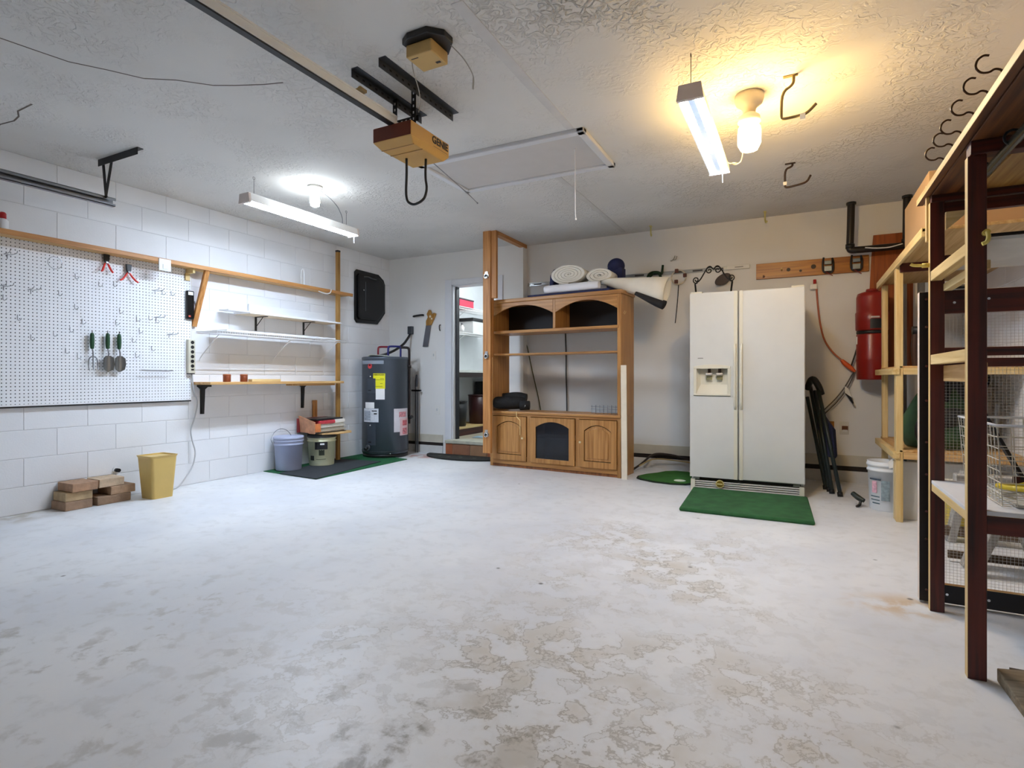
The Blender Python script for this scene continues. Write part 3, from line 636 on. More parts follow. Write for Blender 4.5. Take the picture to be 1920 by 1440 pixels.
# power strip + cord
b = thing('power_strip', 'beige vertical power strip with six black outlets at the pegboard edge', 'power strip', (PX+.02, 3.18, 1.02))
part(MB().box(PX, PX+.035, 3.135, 3.20, 1.02, 1.325), 'body', paint('cfcab6', .5), b, .004)
for k in range(6): part(MB().cyl((PX+.034, 3.172, 1.30-.043*k), (PX+.037, 3.172, 1.30-.043*k), .016, n=14), 'outlet', BLACK, b)
part(MB().box(PX+.034, PX+.038, 3.16, 3.185, 1.045, 1.06), 'switch', BLACK, b)
part(MB().box(PX, PX+.033, 3.14, 3.195, 1.012, 1.02), 'end_cap', BLACK, b)
solo(MB().tube([(PX+.018, 3.18, 1.012), (PX+.02, 3.19, .85), (PX+.03, 3.23, .76), (PX+.02, 3.20, .60), (PX+.015, 3.165, .50), (PX+.02, 3.18, .40), (PX+.04, 3.20, .30), (PX+.05, 3.17, .18), (PX+.1, 3.06, .08), (PX+.12, 2.98, .012), (PX+.10, 2.88, .008)], .006, n=8), 'trailing_cable', paint('b9b9ba', .5), 'grey cord drooping from the power strip to the floor behind the tan bin', 'cord')
# bench shelf
bs = thing('bench_shelf', 'rough plank bench shelf on two black brackets above the buckets', 'shelf', (-4.83, 4.02, .62))
part(MB().box(XL, -4.70, 3.20, 4.85, .915, .94), 'plank', [PINEY], bs, .003)
part(MB().box(XL+.01, -4.74, 4.25, 4.75, .893, .915), 'batten', PINEY, bs, .002)
for y in (3.30, 4.48):
    k = part(MB().box(XL, XL+.006, y-.02, y+.02, .64, .915).box(XL, -4.90, y-.05, y+.05, .893, .914), 'bracket', BLACK, bs, .002)
    part(MB().prism([(y-.05, .895), (y+.05, .895), (y+.02, .87), (y+.010, .64), (y-.010, .64), (y-.02, .87)], 'x', XL+.006, XL+.02), 'gusset', BLACK, k)
for lab, y in (('left copper-brown tin on the plank bench shelf', 3.42), ('right copper-brown tin on the plank bench shelf beside a pale stick', 3.60)):
    t = thing('small_tin', lab, 'tin', (-4.78, y, .94))
    part(MB().lathe([(.032, 0), (.034, .004), (.034, .06), (.032, .062)], (-4.78, y, .94), n=20), 'body', paint('8a4526', .35, .3), t)
    part(MB().lathe([(.035, .058), (.035, .07), (.03, .073), (0, .073)], (-4.78, y, .94), n=20), 'lid', paint('a6603a', .3, .4), t)
solo(MB().box(-4.80, -4.74, 3.66, 4.0, .94, .965), 'wood_offcut', PALEY, 'pale wood offcut lying on the plank bench shelf', 'wood piece', bev=.003)
# tall pole
pl = thing('shelf_pole', 'tall slim wooden pole standing in front of the left wall shelves', 'pole', (-4.83, 4.89, .012))
part(MB().box(-4.853, -4.815, 4.868, 4.91, .012, 2.455), 'shaft', wood('b88d4c', '8a6028', 'z'), pl, .003)
part(MB().box(-4.855, -4.813, 4.866, 4.912, 2.455, 2.478), 'cap', BLACK, pl, .005)
solo(MB().box(-4.965, -4.945, 4.62, 4.68, .53, .72), 'upright_stick', FIRZ, 'short brown wood piece on the block wall above the magazine box', 'wood piece', bev=.002)
# white shelves
us = thing('bracket_shelf', 'white shelf board on two black brackets left of the tall pole', 'shelf', (-4.85, 4.24, 1.45))
part(MB().box(XL, -4.73, 3.63, 4.85, 1.603, 1.62, ms=(1, 0, 0, 0, 0, 0)), 'board', [WHITE, paint('d9c3a4', .5)], us, .002)
for y in (3.88, 4.50):
    part(MB().box(XL, XL+.004, y-.012, y+.012, 1.46, 1.603).box(XL, -4.80, y-.012, y+.012, 1.597, 1.603).tube([(XL+.005, y, 1.50), (-4.86, y, 1.595)], .004, n=5), 'bracket', BLACK, us)
solo(MB().box(XL+.012, XL+.027, 3.78, 4.84, 1.62, 1.725), 'white_board', WHITE, 'white board standing on the bracket shelf against the block wall', 'board', bev=.002)
solo(MB().box(XL+.03, -4.80, 3.45, 4.1, 1.621, 1.632), 'white_board', WHITE, 'thin white board lying on the bracket shelf and sticking out left', 'board', bev=.002)
wire_shelf('long white wire shelf on slanting braces, above the plank bench', XL+.004, -4.66, 3.24, 4.84, 1.405, (3.27, 4.07, 4.71), .025, .0254)
solo(MB().box(-4.90, -4.68, 3.35, 4.7, 1.41, 1.425), 'closet_rod_board', WHITE, 'white strip lying along the wire shelf', 'board', bev=.002)
solo(MB().tube([(-4.85, 4.36, 1.986), (-4.85, 4.36, 2.15), (-4.85, 4.39, 2.18), (-4.85, 4.40, 2.15), (-4.85, 4.40, 2.0)], .006, n=7), 'white_bracket', WHITE, 'white bent bracket standing on the long pine shelf near the pole', 'bracket')
solo(MB().tube([(-4.79, 4.74, 1.99), (-4.78, 4.72, 1.95), (-4.78, 4.66, 1.93), (-4.79, 4.60, 1.94), (-4.80, 4.56, 1.95)], .006, n=7), 'white_bracket', WHITE, 'white curved clip hooked on the long pine shelf beside the pole', 'bracket')
# black tray on wall
b = thing('plastic_tray', 'black glossy plastic tray hung flat on the left wall near the corner', 'tray', (XL+.05, 5.58, 1.68))
poly = [(5.33, 1.67), (5.72, 1.68), (5.80, 1.76), (5.87, 1.84), (5.87, 2.22), (5.84, 2.28), (5.74, 2.34), (5.33, 2.345), (5.295, 2.31), (5.295, 1.71)]
part(MB().prism(poly, 'x', XL, XL+.022), 'rim', BLKG, b, .008)
part(MB().prism([(5.58+(y-5.58)*.86, 2.0+(z-2.0)*.86) for y, z in poly], 'x', XL+.02, XL+.05), 'pan', BLKG, b, .012)
part(MB().box(XL+.05, XL+.056, 5.45, 5.456, 1.83, 2.2), 'rib', paint('55565a', .4), b)
part(MB().ball((XL+.052, 5.42, 2.09), .010, n=10, k=6), 'screw', CHROME, b)
part(MB().tube([(XL+.05, 5.42, 2.26), (XL+.056, 5.50, 2.27), (XL+.056, 5.58, 2.255), (XL+.05, 5.66, 2.26)], .008, n=6), 'moulded_grip', paint('48494c', .3), b)
# bricks
def brick(label, x0, x1, y0, y1, z, rot, col):
    cx, cy = (x0+x1)/2, (y0+y1)/2; hx, hy = (x1-x0)/2, (y1-y0)/2
    vs = []
    for zz in (0, .064):
        for u, v in ((-hx, -hy), (hx, -hy), (hx, hy), (-hx, hy)):
            vs.append((cx+u*math.cos(rot)-v*math.sin(rot)+random.uniform(-.002, .002), cy+u*math.sin(rot)+v*math.cos(rot)+random.uniform(-.002, .002), z+zz+random.uniform(-.0, .001)))
    solo(MB().add(vs, [(3, 2, 1, 0), (4, 5, 6, 7), (0, 1, 5, 4), (1, 2, 6, 5), (2, 3, 7, 6), (3, 0, 4, 7)]), 'paver_brick', paint(col, .85, vary=.22, scale=16, bump=.35, bscale=45), label, 'brick', 'loose bricks piled by the left wall', bev=.005)
brick('bottom brick of the left brick column by the wall', -4.962, -4.765, 2.115, 2.295, 0, .02, '9c8068')
brick('middle brick of the left brick column by the wall', -4.958, -4.772, 2.125, 2.300, .065, -.02, 'b39a76')
brick('topmost brick of the left brick column, shifted outwards', -4.960, -4.752, 2.155, 2.325, .131, .02, 'a88468')
brick('bottom brick of the right brick column by the bin', -4.960, -4.760, 2.325, 2.565, 0, .01, '8f745c')
brick('middle brick of the right brick column, shifted to the right', -4.958, -4.760, 2.42, 2.600, .065, .0, 'a5866a')
brick('topmost brick of the right brick column by the bin', -4.960, -4.772, 2.347, 2.525, .131, -.02, 'bfa78c')
b = thing('wall_pipe_stub', 'small dark pipe stub poking from the left wall just above the bricks', 'pipe', (XL+.02, 2.55, .21))
part(MB().cyl((XL, 2.56, .225), (XL+.05, 2.56, .225), .015, n=14), 'pipe', DKMET, b)
part(MB().cyl((XL+.0, 2.56, .225), (XL+.008, 2.56, .225), .026, n=16), 'flange', WHITE, b)
# tan bin
b = thing('waste_bin', 'tall square tan plastic bin standing by the bricks', 'bin', (-4.68, 2.735, 0))
TAN = paint('d4b468', .4, vary=.04)
def taper(x, y, h0, h1, z0, z1, r, wall, inner0):
    o = MB(); n = 5; prof = []
    for hw, z in ((h0, z0), (h1, z1), (h1-wall, z1), (inner0, z0+.01)):
        prof.append([(x+px_, y+py_, z) for px_, py_ in rrect(-hw, hw, -hw*1.0, hw*1.0, r, n)])
    k = len(prof[0]); vs = [p for row in prof for p in row]; fs = []
    for i in range(3):
        for j in range(k): fs.append((i*k+j, i*k+(j+1) % k, (i+1)*k+(j+1) % k, (i+1)*k+j))
    fs += [tuple(range(k)), tuple(range(3*k, 4*k))]
    return o.add(vs, fs)
part(taper(-4.69, 2.73, .083, .104, 0, .34, .02, .004, .078), 'body', TAN, b)
part(taper(-4.69, 2.73, .104, .112, .328, .348, .024, .010, .101), 'rim', TAN, b)

# ------------------------------------------------------------------ mats, buckets, magazines
solo(MB().add([(-4.965, 3.97, z) for z in (0, .008)]+[(-4.13, 3.90, z) for z in (0, .008)]+[(-4.17, 5.34, z) for z in (0, .008)]+[(-4.965, 5.50, z) for z in (0, .008)], [(0, 2, 4, 6), (1, 3, 5, 7), (0, 1, 3, 2), (2, 3, 5, 4), (4, 5, 7, 6), (6, 7, 1, 0)]), 'turf_mat', paint('0d5a30', .95, vary=.2, scale=30, bump=.6, bscale=300), 'green turf mat on the floor under the buckets and the water heater', 'mat')
solo(MB().add([(x, y, z) for x, y in ((-4.68, 3.93), (-4.12, 3.885), (-4.30, 5.02), (-4.93, 4.95)) for z in (.008, .014)], [(0, 2, 4, 6), (1, 3, 5, 7), (0, 1, 3, 2), (2, 3, 5, 4), (4, 5, 7, 6), (6, 7, 1, 0)]), 'rubber_mat', paint('2b2f33', .8, vary=.1, bump=.3, bscale=120), 'dark grey rubber mat lying over the green turf in front of the buckets', 'mat')
def pail(x, y, z, r, h, mat_, t, lid=None):
    part(MB().lathe([(r*.86, 0), (r*.88, .006), (r*.97, h*.80), (r*1.03, h*.80), (r*1.03, h*.83), (r*.985, h*.835), (r*.985, h*.90), (r*1.04, h*.905), (r*1.04, h*.95), (r, h*.955), (r*1.01, h), (r*.96, h), (r*.93, h*.8), (r*.82, .01)], (x, y, z), n=36), 'body', mat_, t)
b = thing('utility_bucket', 'grey-blue plastic bucket with a lid and wire handle on the green turf', 'bucket', (-4.79, 4.14, .014))
pail(-4.79, 4.14, .014, .145, .33, paint('a3aac4', .4, vary=.03), b)
part(MB().lathe([(.150, .325), (.152, .345), (.145, .352), (.135, .340), (0, .338)], (-4.79, 4.14, .014), n=36), 'lid', paint('b7bed6', .4, vary=.03), b)
part(MB().tube([(-4.87, 4.01, .285), (-4.90, 4.00, .34), (-4.915, 4.07, .415), (-4.915, 4.15, .44), (-4.90, 4.23, .41), (-4.85, 4.275, .285)], .0035, n=6), 'handle', STEEL, b)
b = thing('paint_bucket', 'cream printed paint bucket with a black label, beside the grey-blue bucket', 'bucket', (-4.74, 4.55, .014))
pail(-4.74, 4.55, .014, .15, .33, paint('e8eac6', .45, vary=.06), b)
part(MB().lathe([(.152, .30), (.158, .31), (.158, .335), (.14, .345), (0, .345)], (-4.74, 4.55, .014), n=36), 'lid', paint('3d4143', .5), b)
def curved(cx, cy, r, a0, a1, z0, z1, n=10, off=.0015):
    vs = []
    for i in range(n+1):
        a = a0+(a1-a0)*i/n
        for rr in (r+off, r-.002):
            for z in (z0, z1): vs.append((cx+rr*math.cos(a), cy+rr*math.sin(a), z))
    fs = []
    for i in range(n):
        o = i*4; fs += [(o, o+4, o+5, o+1), (o+2, o+3, o+7, o+6), (o, o+2, o+6, o+4), (o+1, o+5, o+7, o+3)]
    fs += [(0, 1, 3, 2), (n*4, n*4+2, n*4+3, n*4+1)]
    return MB().add(vs, fs, 0, False)
A0 = math.atan2(-4.55, 4.74)
part(curved(-4.74, 4.55, .146, A0-.50, A0+.42, .195, .275), 'black_label', BLACK, b)
part(curved(-4.74, 4.55, .147, A0-.12, A0+.18, .245, .262, 5, .0025), 'label_print', WHITE, b)
part(curved(-4.74, 4.55, .139, A0-.22, A0+.20, .13, .19), 'diamond_label', paint('2c3020'), b)
part(curved(-4.74, 4.55, .136, A0-.45, A0+.3, .085, .09), 'print_line', paint('55583a'), b)
part(curved(-4.74, 4.55, .136, A0-1.0, A0-.62, .075, .125), 'corner_label', paint('2a2e24'), b)
b = solo(MB().prism([(-4.72, 4.44), (-4.60, 4.42), (-4.50, 4.56), (-4.50, 4.76), (-4.62, 4.88), (-4.78, 4.80)], 'z', .36, .372), 'cardboard_piece', paint('c9a26c', .8, vary=.06), 'flat tan cardboard piece sticking out under the magazine box', 'cardboard')
b = thing('magazine_box', 'open red and orange box packed with magazines on the paint bucket', 'box', (-4.76, 4.60, .373))
CB = [paint('c98f6a', .7, vary=.2, scale=14), paint('b8ae98', .7)]
part(MB().add([(-4.89, 4.38, .373), (-4.62, 4.33, .373), (-4.615, 4.33, .50), (-4.89, 4.36, .56), (-4.88, 4.39, .373), (-4.62, 4.34, .373), (-4.615, 4.34, .50), (-4.88, 4.37, .56)], [(0, 1, 2, 3), (4, 5, 6, 7), (0, 1, 5, 4), (1, 2, 6, 5), (2, 3, 7, 6), (3, 0, 4, 7)]), 'printed_end', CB, b)
part(MB().box(-4.92, -4.885, 4.36, 4.78, .373, .53), 'back_side', paint('7a1a1c', .6), b)
part(MB().box(-4.89, -4.62, 4.35, 4.80, .373, .379), 'tray', BLACK, b)
part(MB().box(-4.625, -4.618, 4.345, 4.42, .39, .48), 'orange_panel', paint('d9824a', .6, vary=.2, scale=20), b)
for k in range(7):
    z = .381+k*.013; s_ = .012*math.sin(k*1.9)
    solo(MB().box(-4.88, -4.635+s_, 4.41, 4.79+s_*.5, z, z+.0115), 'magazine', paint(('d9d6cc', 'bdb8aa', 'e4e2dc', 'a9a498', 'd3cfc4', 'c3beb0', 'e0ddd4')[k], .6, vary=.1, scale=40), ('bottom', 'second', 'third', 'fourth', 'fifth', 'sixth', 'topmost')[k]+' grey paper-edged magazine, counted upwards, in the box on the paint bucket', 'magazine', 'magazines in the open box')
solo(MB().box(-4.87, -4.628, 4.42, 4.64, .473, .508), 'red_book', paint('c23a44', .5, vary=.15, scale=30), 'red-spined thick book on the magazine stack', 'book', bev=.003)
solo(MB().box(-4.87, -4.635, 4.65, 4.80, .473, .512), 'white_book', WPLAST, 'white-spined book right of the red book on the magazine stack', 'book', bev=.003)
solo(MB().box(-4.89, -4.65, 4.39, 4.78, .513, .529), 'black_magazine', paint('18191c', .35, vary=.6, scale=30), 'black glossy magazine lying on top of the books', 'magazine', bev=.002)

# ------------------------------------------------------------------ water heater
hx, hy, hr = -4.635, 5.50, .285
wh = thing('water_heater', 'dark grey cylindrical water heater with yellow energy label in the corner', 'water heater', (hx, hy, .008))
part(MB().lathe([(hr*.97, .008), (hr*.97, .045), (hr*.9, .05)], (hx, hy, 0), n=48), 'base_ring', BLACK, wh)
part(MB().lathe([(hr-.006, .05), (hr, .055), (hr, 1.20), (hr+.004, 1.203), (hr+.004, 1.228), (hr-.01, 1.236), (0, 1.238)], (hx, hy, 0), n=64), 'tank', paint('4c545e', .38, .25, vary=.03), wh)
part(MB().lathe([(hr+.002, .075), (hr+.004, .08), (hr+.002, .085)], (hx, hy, 0), n=48), 'lower_band', paint('2d3236', .4), wh)
AC = math.atan2(-hy, -hx)      # towards the camera
def wl(name, mat_, da0, da1, z0, z1, off=.002, par=wh): return part(curved(hx, hy, hr, AC+da0, AC+da1, z0, z1, 12, off), name, mat_, par)
yl = wl('yellow_label', paint('e8e21c', .5, vary=.03), -.53, -.01, .845, 1.03)
def hlab(da, z): a = AC+da; return frame_m((hx+(hr+.0035)*math.cos(a), hy+(hr+.0035)*math.sin(a), z), (-math.sin(a), math.cos(a), 0), (0, 0, 1))
for d_, s_ in ((-.445, 'ENE'), (-.315, 'RGY'), (-.19, 'GUI'), (-.085, 'DE')): text(s_, .021, hlab(d_, 1.013), BLACK, yl)
for z, a0, a1 in ((.965, -.22, -.06), (.951, -.48, -.05), (.905, -.22, -.12), (.87, -.42, -.12)):
    wl('label_line', paint('2a2a14'), a0, a1, z, z+.004, .003, yl)
wl('white_label', WHITE, -.41, -.03, .715, .845, .0025)
lb = wl('warning_label', paint('d4d8de', .5, vary=.1, scale=40), -1.10, -.29, .44, .605)
wl('label_block', BLACK, -.60, -.36, .57, .582, .003, lb); wl('label_block', BLACK, -.50, -.36, .535, .55, .003, lb); wl('label_text_block', paint('a5adb8', .6, vary=.3, scale=60), -1.05, -.66, .46, .575, .0028, lb)
wl('small_label', WHITE, -.98, -.48, .607, .68)
lb = wl('installation_label', paint('d9d5dc', .5, vary=.05), .36, 1.2, .315, .60, .004)
wl('pink_text', paint('cf8f98', .6, vary=.4, scale=50), .60, 1.02, .495, .56, .005, lb)
lb = wl('pink_tag', paint('e2c2c6', .5), .65, 1.2, .27, .48, .007)
wl('red_print', paint('c96a72', .6, vary=.5, scale=60), .78, 1.08, .39, .455, .0085, lb); wl('red_print', paint('cf7f86', .6, vary=.5, scale=60), .78, 1.08, .285, .36, .0085, lb)
wl('access_panel', paint('434b55', .38, .2), -.85, -.42, .79, .97, .003); wl('access_panel', paint('434b55', .38, .2), -.85, -.42, .16, .42, .003)
wl('panel_tab', BLACK, -.78, -.62, .82, .832, .006); wl('panel_tab', BLACK, -.78, -.62, .19, .205, .006)
bd = part(curved(hx, hy, hr, AC-1.3, AC-.07, 1.145, 1.187, 14, .003), 'badge_band', paint('a9b4c4', .25, .5), wh)
a = AC-.69
part(MB().cyl((hx+(hr-.002)*math.cos(a), hy+(hr-.002)*math.sin(a), 1.118), (hx+(hr+.006)*math.cos(a), hy+(hr+.006)*math.sin(a), 1.118), .03, n=22), 'round_logo', paint('c2383c', .4), bd)
part(MB().cyl((hx+(hr+.005)*math.cos(a), hy+(hr+.005)*math.sin(a), 1.13), (hx+(hr+.0075)*math.cos(a), hy+(hr+.0075)*math.sin(a), 1.13), .012, n=12), 'logo_mark', paint('30161a'), bd)
for da, z in ((-.66, .993), (-.67, .40)):
    a = AC+da; part(MB().ball((hx+(hr+.003)*math.cos(a), hy+(hr+.003)*math.sin(a), z), .012, n=10, k=6), 'screw', CHROME, wh)
a = AC-.80
part(MB().cyl((hx+hr*math.cos(a), hy+hr*math.sin(a), .13), (hx+(hr+.012)*math.cos(a), hy+(hr+.012)*math.sin(a), .13), .035, n=18, m=1).cyl((hx+(hr)*math.cos(a), hy+hr*math.sin(a), .13), (hx+(hr+.05)*math.cos(a), hy+(hr+.05)*math.sin(a), .115), .016, n=12), 'drain_valve', [BLACK, paint('777c82', .3, .6)], wh)
a = AC+.2
part(MB().ball((hx+hr*math.cos(a), hy+hr*math.sin(a), .055), .010, n=10, k=6), 'foot_bolt', CHROME, wh)
part(MB().tube([(hx-.10, hy-.02, 1.235), (hx-.10, hy-.02, 1.355), (hx-.095, hy, 1.37), (hx+.05, hy+.02, 1.365)], .012, n=10), 'hot_pipe', paint('8c1a2c', .5), wh)
part(MB().tube([(hx+.06, hy-.02, 1.235), (hx+.06, hy-.02, 1.36), (hx+.065, hy, 1.372), (hx+.15, hy+.10, 1.372), (hx+.16, hy+.10, 1.36), (hx+.16, hy+.1, 1.235)], .012, n=10), 'cold_pipe', paint('1a1c70', .5), wh)
part(MB().tube([(hx-.17, hy-.09, 1.245), (hx-.06, hy-.06, 1.252), (hx+.02, hy-.02, 1.27), (hx+.08, hy+.10, 1.33), (hx+.09, hy+.25, 1.41), (hx+.06, hy+.38, 1.50), (hx+.04, YB-.03, 1.555)], .016, n=10), 'conduit', BLACK, wh)
part(MB().tube([(hx-.19, hy-.10, 1.24), (hx-.18, hy-.10, 1.26), (hx-.12, hy-.11, 1.265), (hx+.1, hy-.12, 1.25), (hx+.15, hy-.1, 1.24)], .008, n=7), 'top_fitting', paint('b9bcae', .5), wh)
part(MB().tube([(hx+.16, hy+.10, 1.36), (hx+.22, hy+.14, 1.36), (hx+.245, hy+.155, 1.35), (hx+.25, hy+.16, 1.30), (hx+.25, hy+.16, .40)], .016, n=10).cyl((hx+.25, hy+.16, 1.10), (hx+.25, hy+.16, 1.14), .024, n=12), 'relief_pipe', paint('20130f', .5), wh)
part(MB().cyl((hx+.25, hy+.15, .47), (hx+.31, hy+.14, .49), .02, n=10).cyl((hx+.22, hy+.14, .82), (hx+.25, hy+.16, .82), .02, n=10), 'valve_knob', BLACK, wh)
solo(MB().box(hx+.005, hx+.075, YB-.045, YB, 1.555, 1.66), 'junction_box', paint('3a3e44', .5), 'small dark junction box on the wall above the water heater', 'electrical box', bev=.004)
# things on the wall left of door
b = thing('hand_saw', 'hand saw with a wooden handle hung on the wall left of the doorway', 'saw', (-4.29, YB-.02, 1.38))
ys = YB-.014
part(MB().prism([(-4.405, 1.385), (-4.318, 1.385), (-4.262, 1.70), (-4.345, 1.70)], 'y', ys-.001, ys+.001), 'blade', paint('6f7078', .35, .7), b)
hp = [(-4.345, 1.66), (-4.27, 1.66), (-4.245, 1.70), (-4.20, 1.78), (-4.19, 1.81), (-4.22, 1.82), (-4.25, 1.805), (-4.275, 1.86), (-4.30, 1.865), (-4.335, 1.81), (-4.315, 1.77), (-4.345, 1.72)]
part(MB().prism(hp, 'y', ys-.012, ys+.012), 'handle', wood('b98a3c', '8a5c22', 'z', .4), b, .004)
part(MB().cyl((-4.275, ys-.014, 1.775), (-4.275, ys-.0125, 1.775), .016, n=12).cyl((-4.25, ys-.014, 1.745), (-4.25, ys-.0125, 1.745), .012, n=12), 'grip_hole', paint('e0d6c0'), b)
b = thing('bar_clamp', 'long steel bar clamp with black jaw leaning on the wall by the water heater', 'clamp', (-4.47, YB-.06, 0))
part(MB().box(-4.485, -4.465, YB-.07, YB-.062, .0, .90), 'bar', STEEL, b)
part(MB().box(-4.455, -4.435, YB-.07, YB-.062, .0, .80), 'second_bar', STEEL, b)
part(MB().box(-4.545, -4.40, YB-.075, YB-.045, .80, .822), 'jaw', BLACK, b, .004)
part(MB().tube([(-4.465, YB-.066, .86), (-4.462, YB-.066, .96), (-4.462, YB-.066, 1.02)], [.018, .02, .012], n=10), 'grip', paint('565b66', .4, .4), b)
for lab, x, z in (('white light switch plate left of the doorway, upper of two plates', -4.235, 1.27), ('white outlet plate left of the doorway, lower of two plates', -4.18, .56)):
    k = thing('wall_plate', lab, 'wall plate', (x, YB-.006, z-.06))
    part(MB().box(x-.036, x+.036, YB-.006, YB, z-.058, z+.058), 'plate', WPLAST, k, .002)
    part(MB().box(x-.008, x+.008, YB-.012, YB-.006, z-.012, z+.02), 'toggle', paint('c8c8c8', .5), k)
solo(MB().tube([(-4.545, YB-.004, 1.79), (-4.545, YB-.04, 1.79), (-4.40, YB-.045, 1.80), (-4.395, YB-.01, 1.80)], .012, n=8), 'wall_hook', BLACK, 'black horizontal hook on the wall left of the hand saw', 'hook')
solo(MB().tube([(-4.13, YB-.002, 1.66), (-4.13, YB-.03, 1.655), (-4.128, YB-.03, 1.60), (-4.13, YB-.01, 1.585)], .006, n=6), 'wall_hook', DKMET, 'tiny dark hook on the wall between the saw and the door casing', 'hook')
# half-round door mat
b = thing('door_mat', 'dark half-round door mat on the floor before the step', 'mat', (-3.65, 5.72, .001))
mp_ = [(-3.66+.56*math.cos(a), 5.875-.345*math.sin(a)) for a in [PI*i/24 for i in range(25)]]
part(MB().prism(mp_, 'z', .001, .018), 'body', paint('20201c', .9, vary=.2, scale=40, bump=.5, bscale=160), b)
for k, (x, y) in enumerate(((-3.95, 5.70), (-3.8, 5.67), (-3.62, 5.66), (-3.45, 5.69), (-3.7, 5.76))):
    part(MB().lathe([(.03, 0), (.02, .003), (0, .004)], (x, y, .018), n=10), 'motif', paint('4a4e40', .9), b)

# ================================================================== ENTERTAINMENT CABINET
RZ = math.radians(-4.83)
ec = thing('entertainment_cabinet', 'oak entertainment cabinet with arched top openings and three lower doors', 'cabinet', (-3.08, 5.43, 0), RZ)
W, D, HT = 1.54, .36, 1.84
def ep(mb, name, mats, bev=.003, par=ec, label=None): return part(mb, name, mats, par, bev, local=True, label=label)
ep(MB().box(0, .025, .02, D, 0, 1.80), 'side_panel', OAKZ); ep(MB().box(W-.025, W, .02, D, 0, 1.80), 'side_panel', OAKZ)
ep(MB().box(-.0, .035, 0, .02, 0, 1.80), 'stile', OAKZ); ep(MB().box(W-.04, W, 0, .02, 0, 1.80), 'stile', OAKZ)
ep(MB().box(-.015, W+.015, -.018, D, 1.80, HT), 'top_board', OAKX, .008)
ep(MB().box(.025, W-.025, -.008, D-.01, 1.465, 1.495), 'upper_shelf', OAKX, .005)
ep(MB().box(.025, W-.025, .02, .26, 1.225, 1.245), 'thin_shelf', OAKX, .005)
ep(MB().box(.79, .82, 0, D-.02, 1.495, 1.80), 'divider', OAKZ)
def valance(x0, x1):
    zt, ze, zc = 1.80, 1.66, 1.765; n = 20
    top = [(x0, zt), (x1, zt)]; a_ = [(x1-(x1-x0)*i/n, ze+(zc-ze)*(1-((2*i/n-1)**2))) for i in range(n+1)]
    return MB().prism(top+a_, 'y', .0, .02)
ep(valance(.035, .79), 'arched_valance', OAKX, .0); ep(valance(.82, W-.04), 'arched_valance', OAKX, .0)
ep(MB().box(.025, W-.025, D-.012, D-.006, 1.48, 1.80), 'back_panel', paint('150d09', .6))  # near-black colour stands in for the shade inside the arched openings
ep(MB().box(.025, W-.025, D-.012, D-.006, .04, .60), 'lower_back_panel', paint('150d09', .6))  # likewise darkened for the shade inside the lower cabinet
ep(MB().box(-.005, W+.002, -.014, D, .585, .612), 'counter_top', OAKX, .006)
ep(MB().box(.035, W-.04, .0, .02, .56, .585).box(.035, W-.04, .0, .02, .03, .075), 'face_rail', OAKX)
ep(MB().box(.477, .522, 0, .02, .075, .56), 'face_stile', OAKZ); ep(MB().box(1.05, 1.092, 0, .02, .075, .56), 'face_stile', OAKZ)
ep(MB().box(.025, W-.025, .02, D-.02, .05, .07), 'bottom_board', OAKX)
ep(MB().box(.03, W-.03, .012, .03, 0, .03), 'toe_rail', OAKD)
ep(MB().box(.49, .51, .03, D-.02, .07, .585), 'partition', OAKZ); ep(MB().box(1.06, 1.08, .03, D-.02, .07, .585), 'partition', OAKZ)
def arch_poly(x0, x1, z0, z1, rise, n=16): return [(x0, z0), (x1, z0)]+[(x1-(x1-x0)*i/n, z1-rise+rise*(1-((2*i/n-1)**2))) for i in range(n+1)]
def frame_with_arch(x0, x1, z0, z1, ix0, ix1, iz0, iz1, rise, y0, y1, n=16):
    o = MB(); inner = arch_poly(ix0, ix1, iz0, iz1, rise, n)
    o.box(x0, ix0, y0, y1, z0, z1).box(ix1, x1, y0, y1, z0, z1).box(ix0, ix1, y0, y1, z0, iz0)
    o.prism([(ix0, z1), (ix1, z1)]+inner[2:], 'y', y0, y1); return o
for x0, x1, knob in ((.045, .472, .44), (1.097, 1.498, 1.12)):
    d_ = ep(frame_with_arch(x0, x1, .08, .555, x0+.055, x1-.055, .14, .505, .06, -.018, .0), 'door', OAKZ, .002)
    ep(MB().prism(arch_poly(x0+.062, x1-.062, .147, .498, .058), 'y', -.009, -.002), 'door_field', OAKZ, 0, d_)
    pc = arch_poly(x0+.085, x1-.085, .17, .475, .052)
    ep(MB().prism(pc, 'y', -.016, -.006), 'raised_panel', OAKZ, .006, d_)
    ep(MB().lathe([(.005, 0), (.006, -.012), (.013, -.018), (.012, -.026), (0, -.029)], (knob, -.018, .33), n=14, axis='y'), 'knob', paint('e6cfa0', .3), 0, d_)
d_ = ep(frame_with_arch(.527, 1.046, .08, .555, .592, .985, .125, .515, .06, -.018, 0), 'glass_door', OAKZ, .002)
ep(MB().prism(arch_poly(.588, .989, .12, .518, .06), 'y', -.008, -.005), 'pane', glass('smoked_glass'), 0, d_)
ep(MB().box(.51, 1.06, .04, D-.03, .335, .352), 'inner_shelf', paint('8a7862', .5))
ep(MB().beam((W+.001, .06, 1.61), (W+.001, .10, 1.64), .002, .006).beam((W+.001, .09, 1.605), (W+.001, .13, 1.635), .002, .006), 'scratch', paint('e3c48c'), 0)
ep(MB().beam((.355, -.0195, .56), (.40, -.0195, .52), .008, .003, up=(0, 1, 0)).box(.398, .404, -.0205, -.018, .36, .525).box(.353, .36, -.0205, -.014, .555, .612), 'tape', paint('e7c98c', .5), 0)
# leaning white strip
solo(MB().beam((-1.500, 5.262, .0), (-1.512, 5.272, 1.10), .055, .018, up=(0, 1, 0)), 'white_strip', paint('e9dfca', .6), 'cream wood strip leaning on the right front edge of the oak cabinet', 'wood strip', bev=.002)
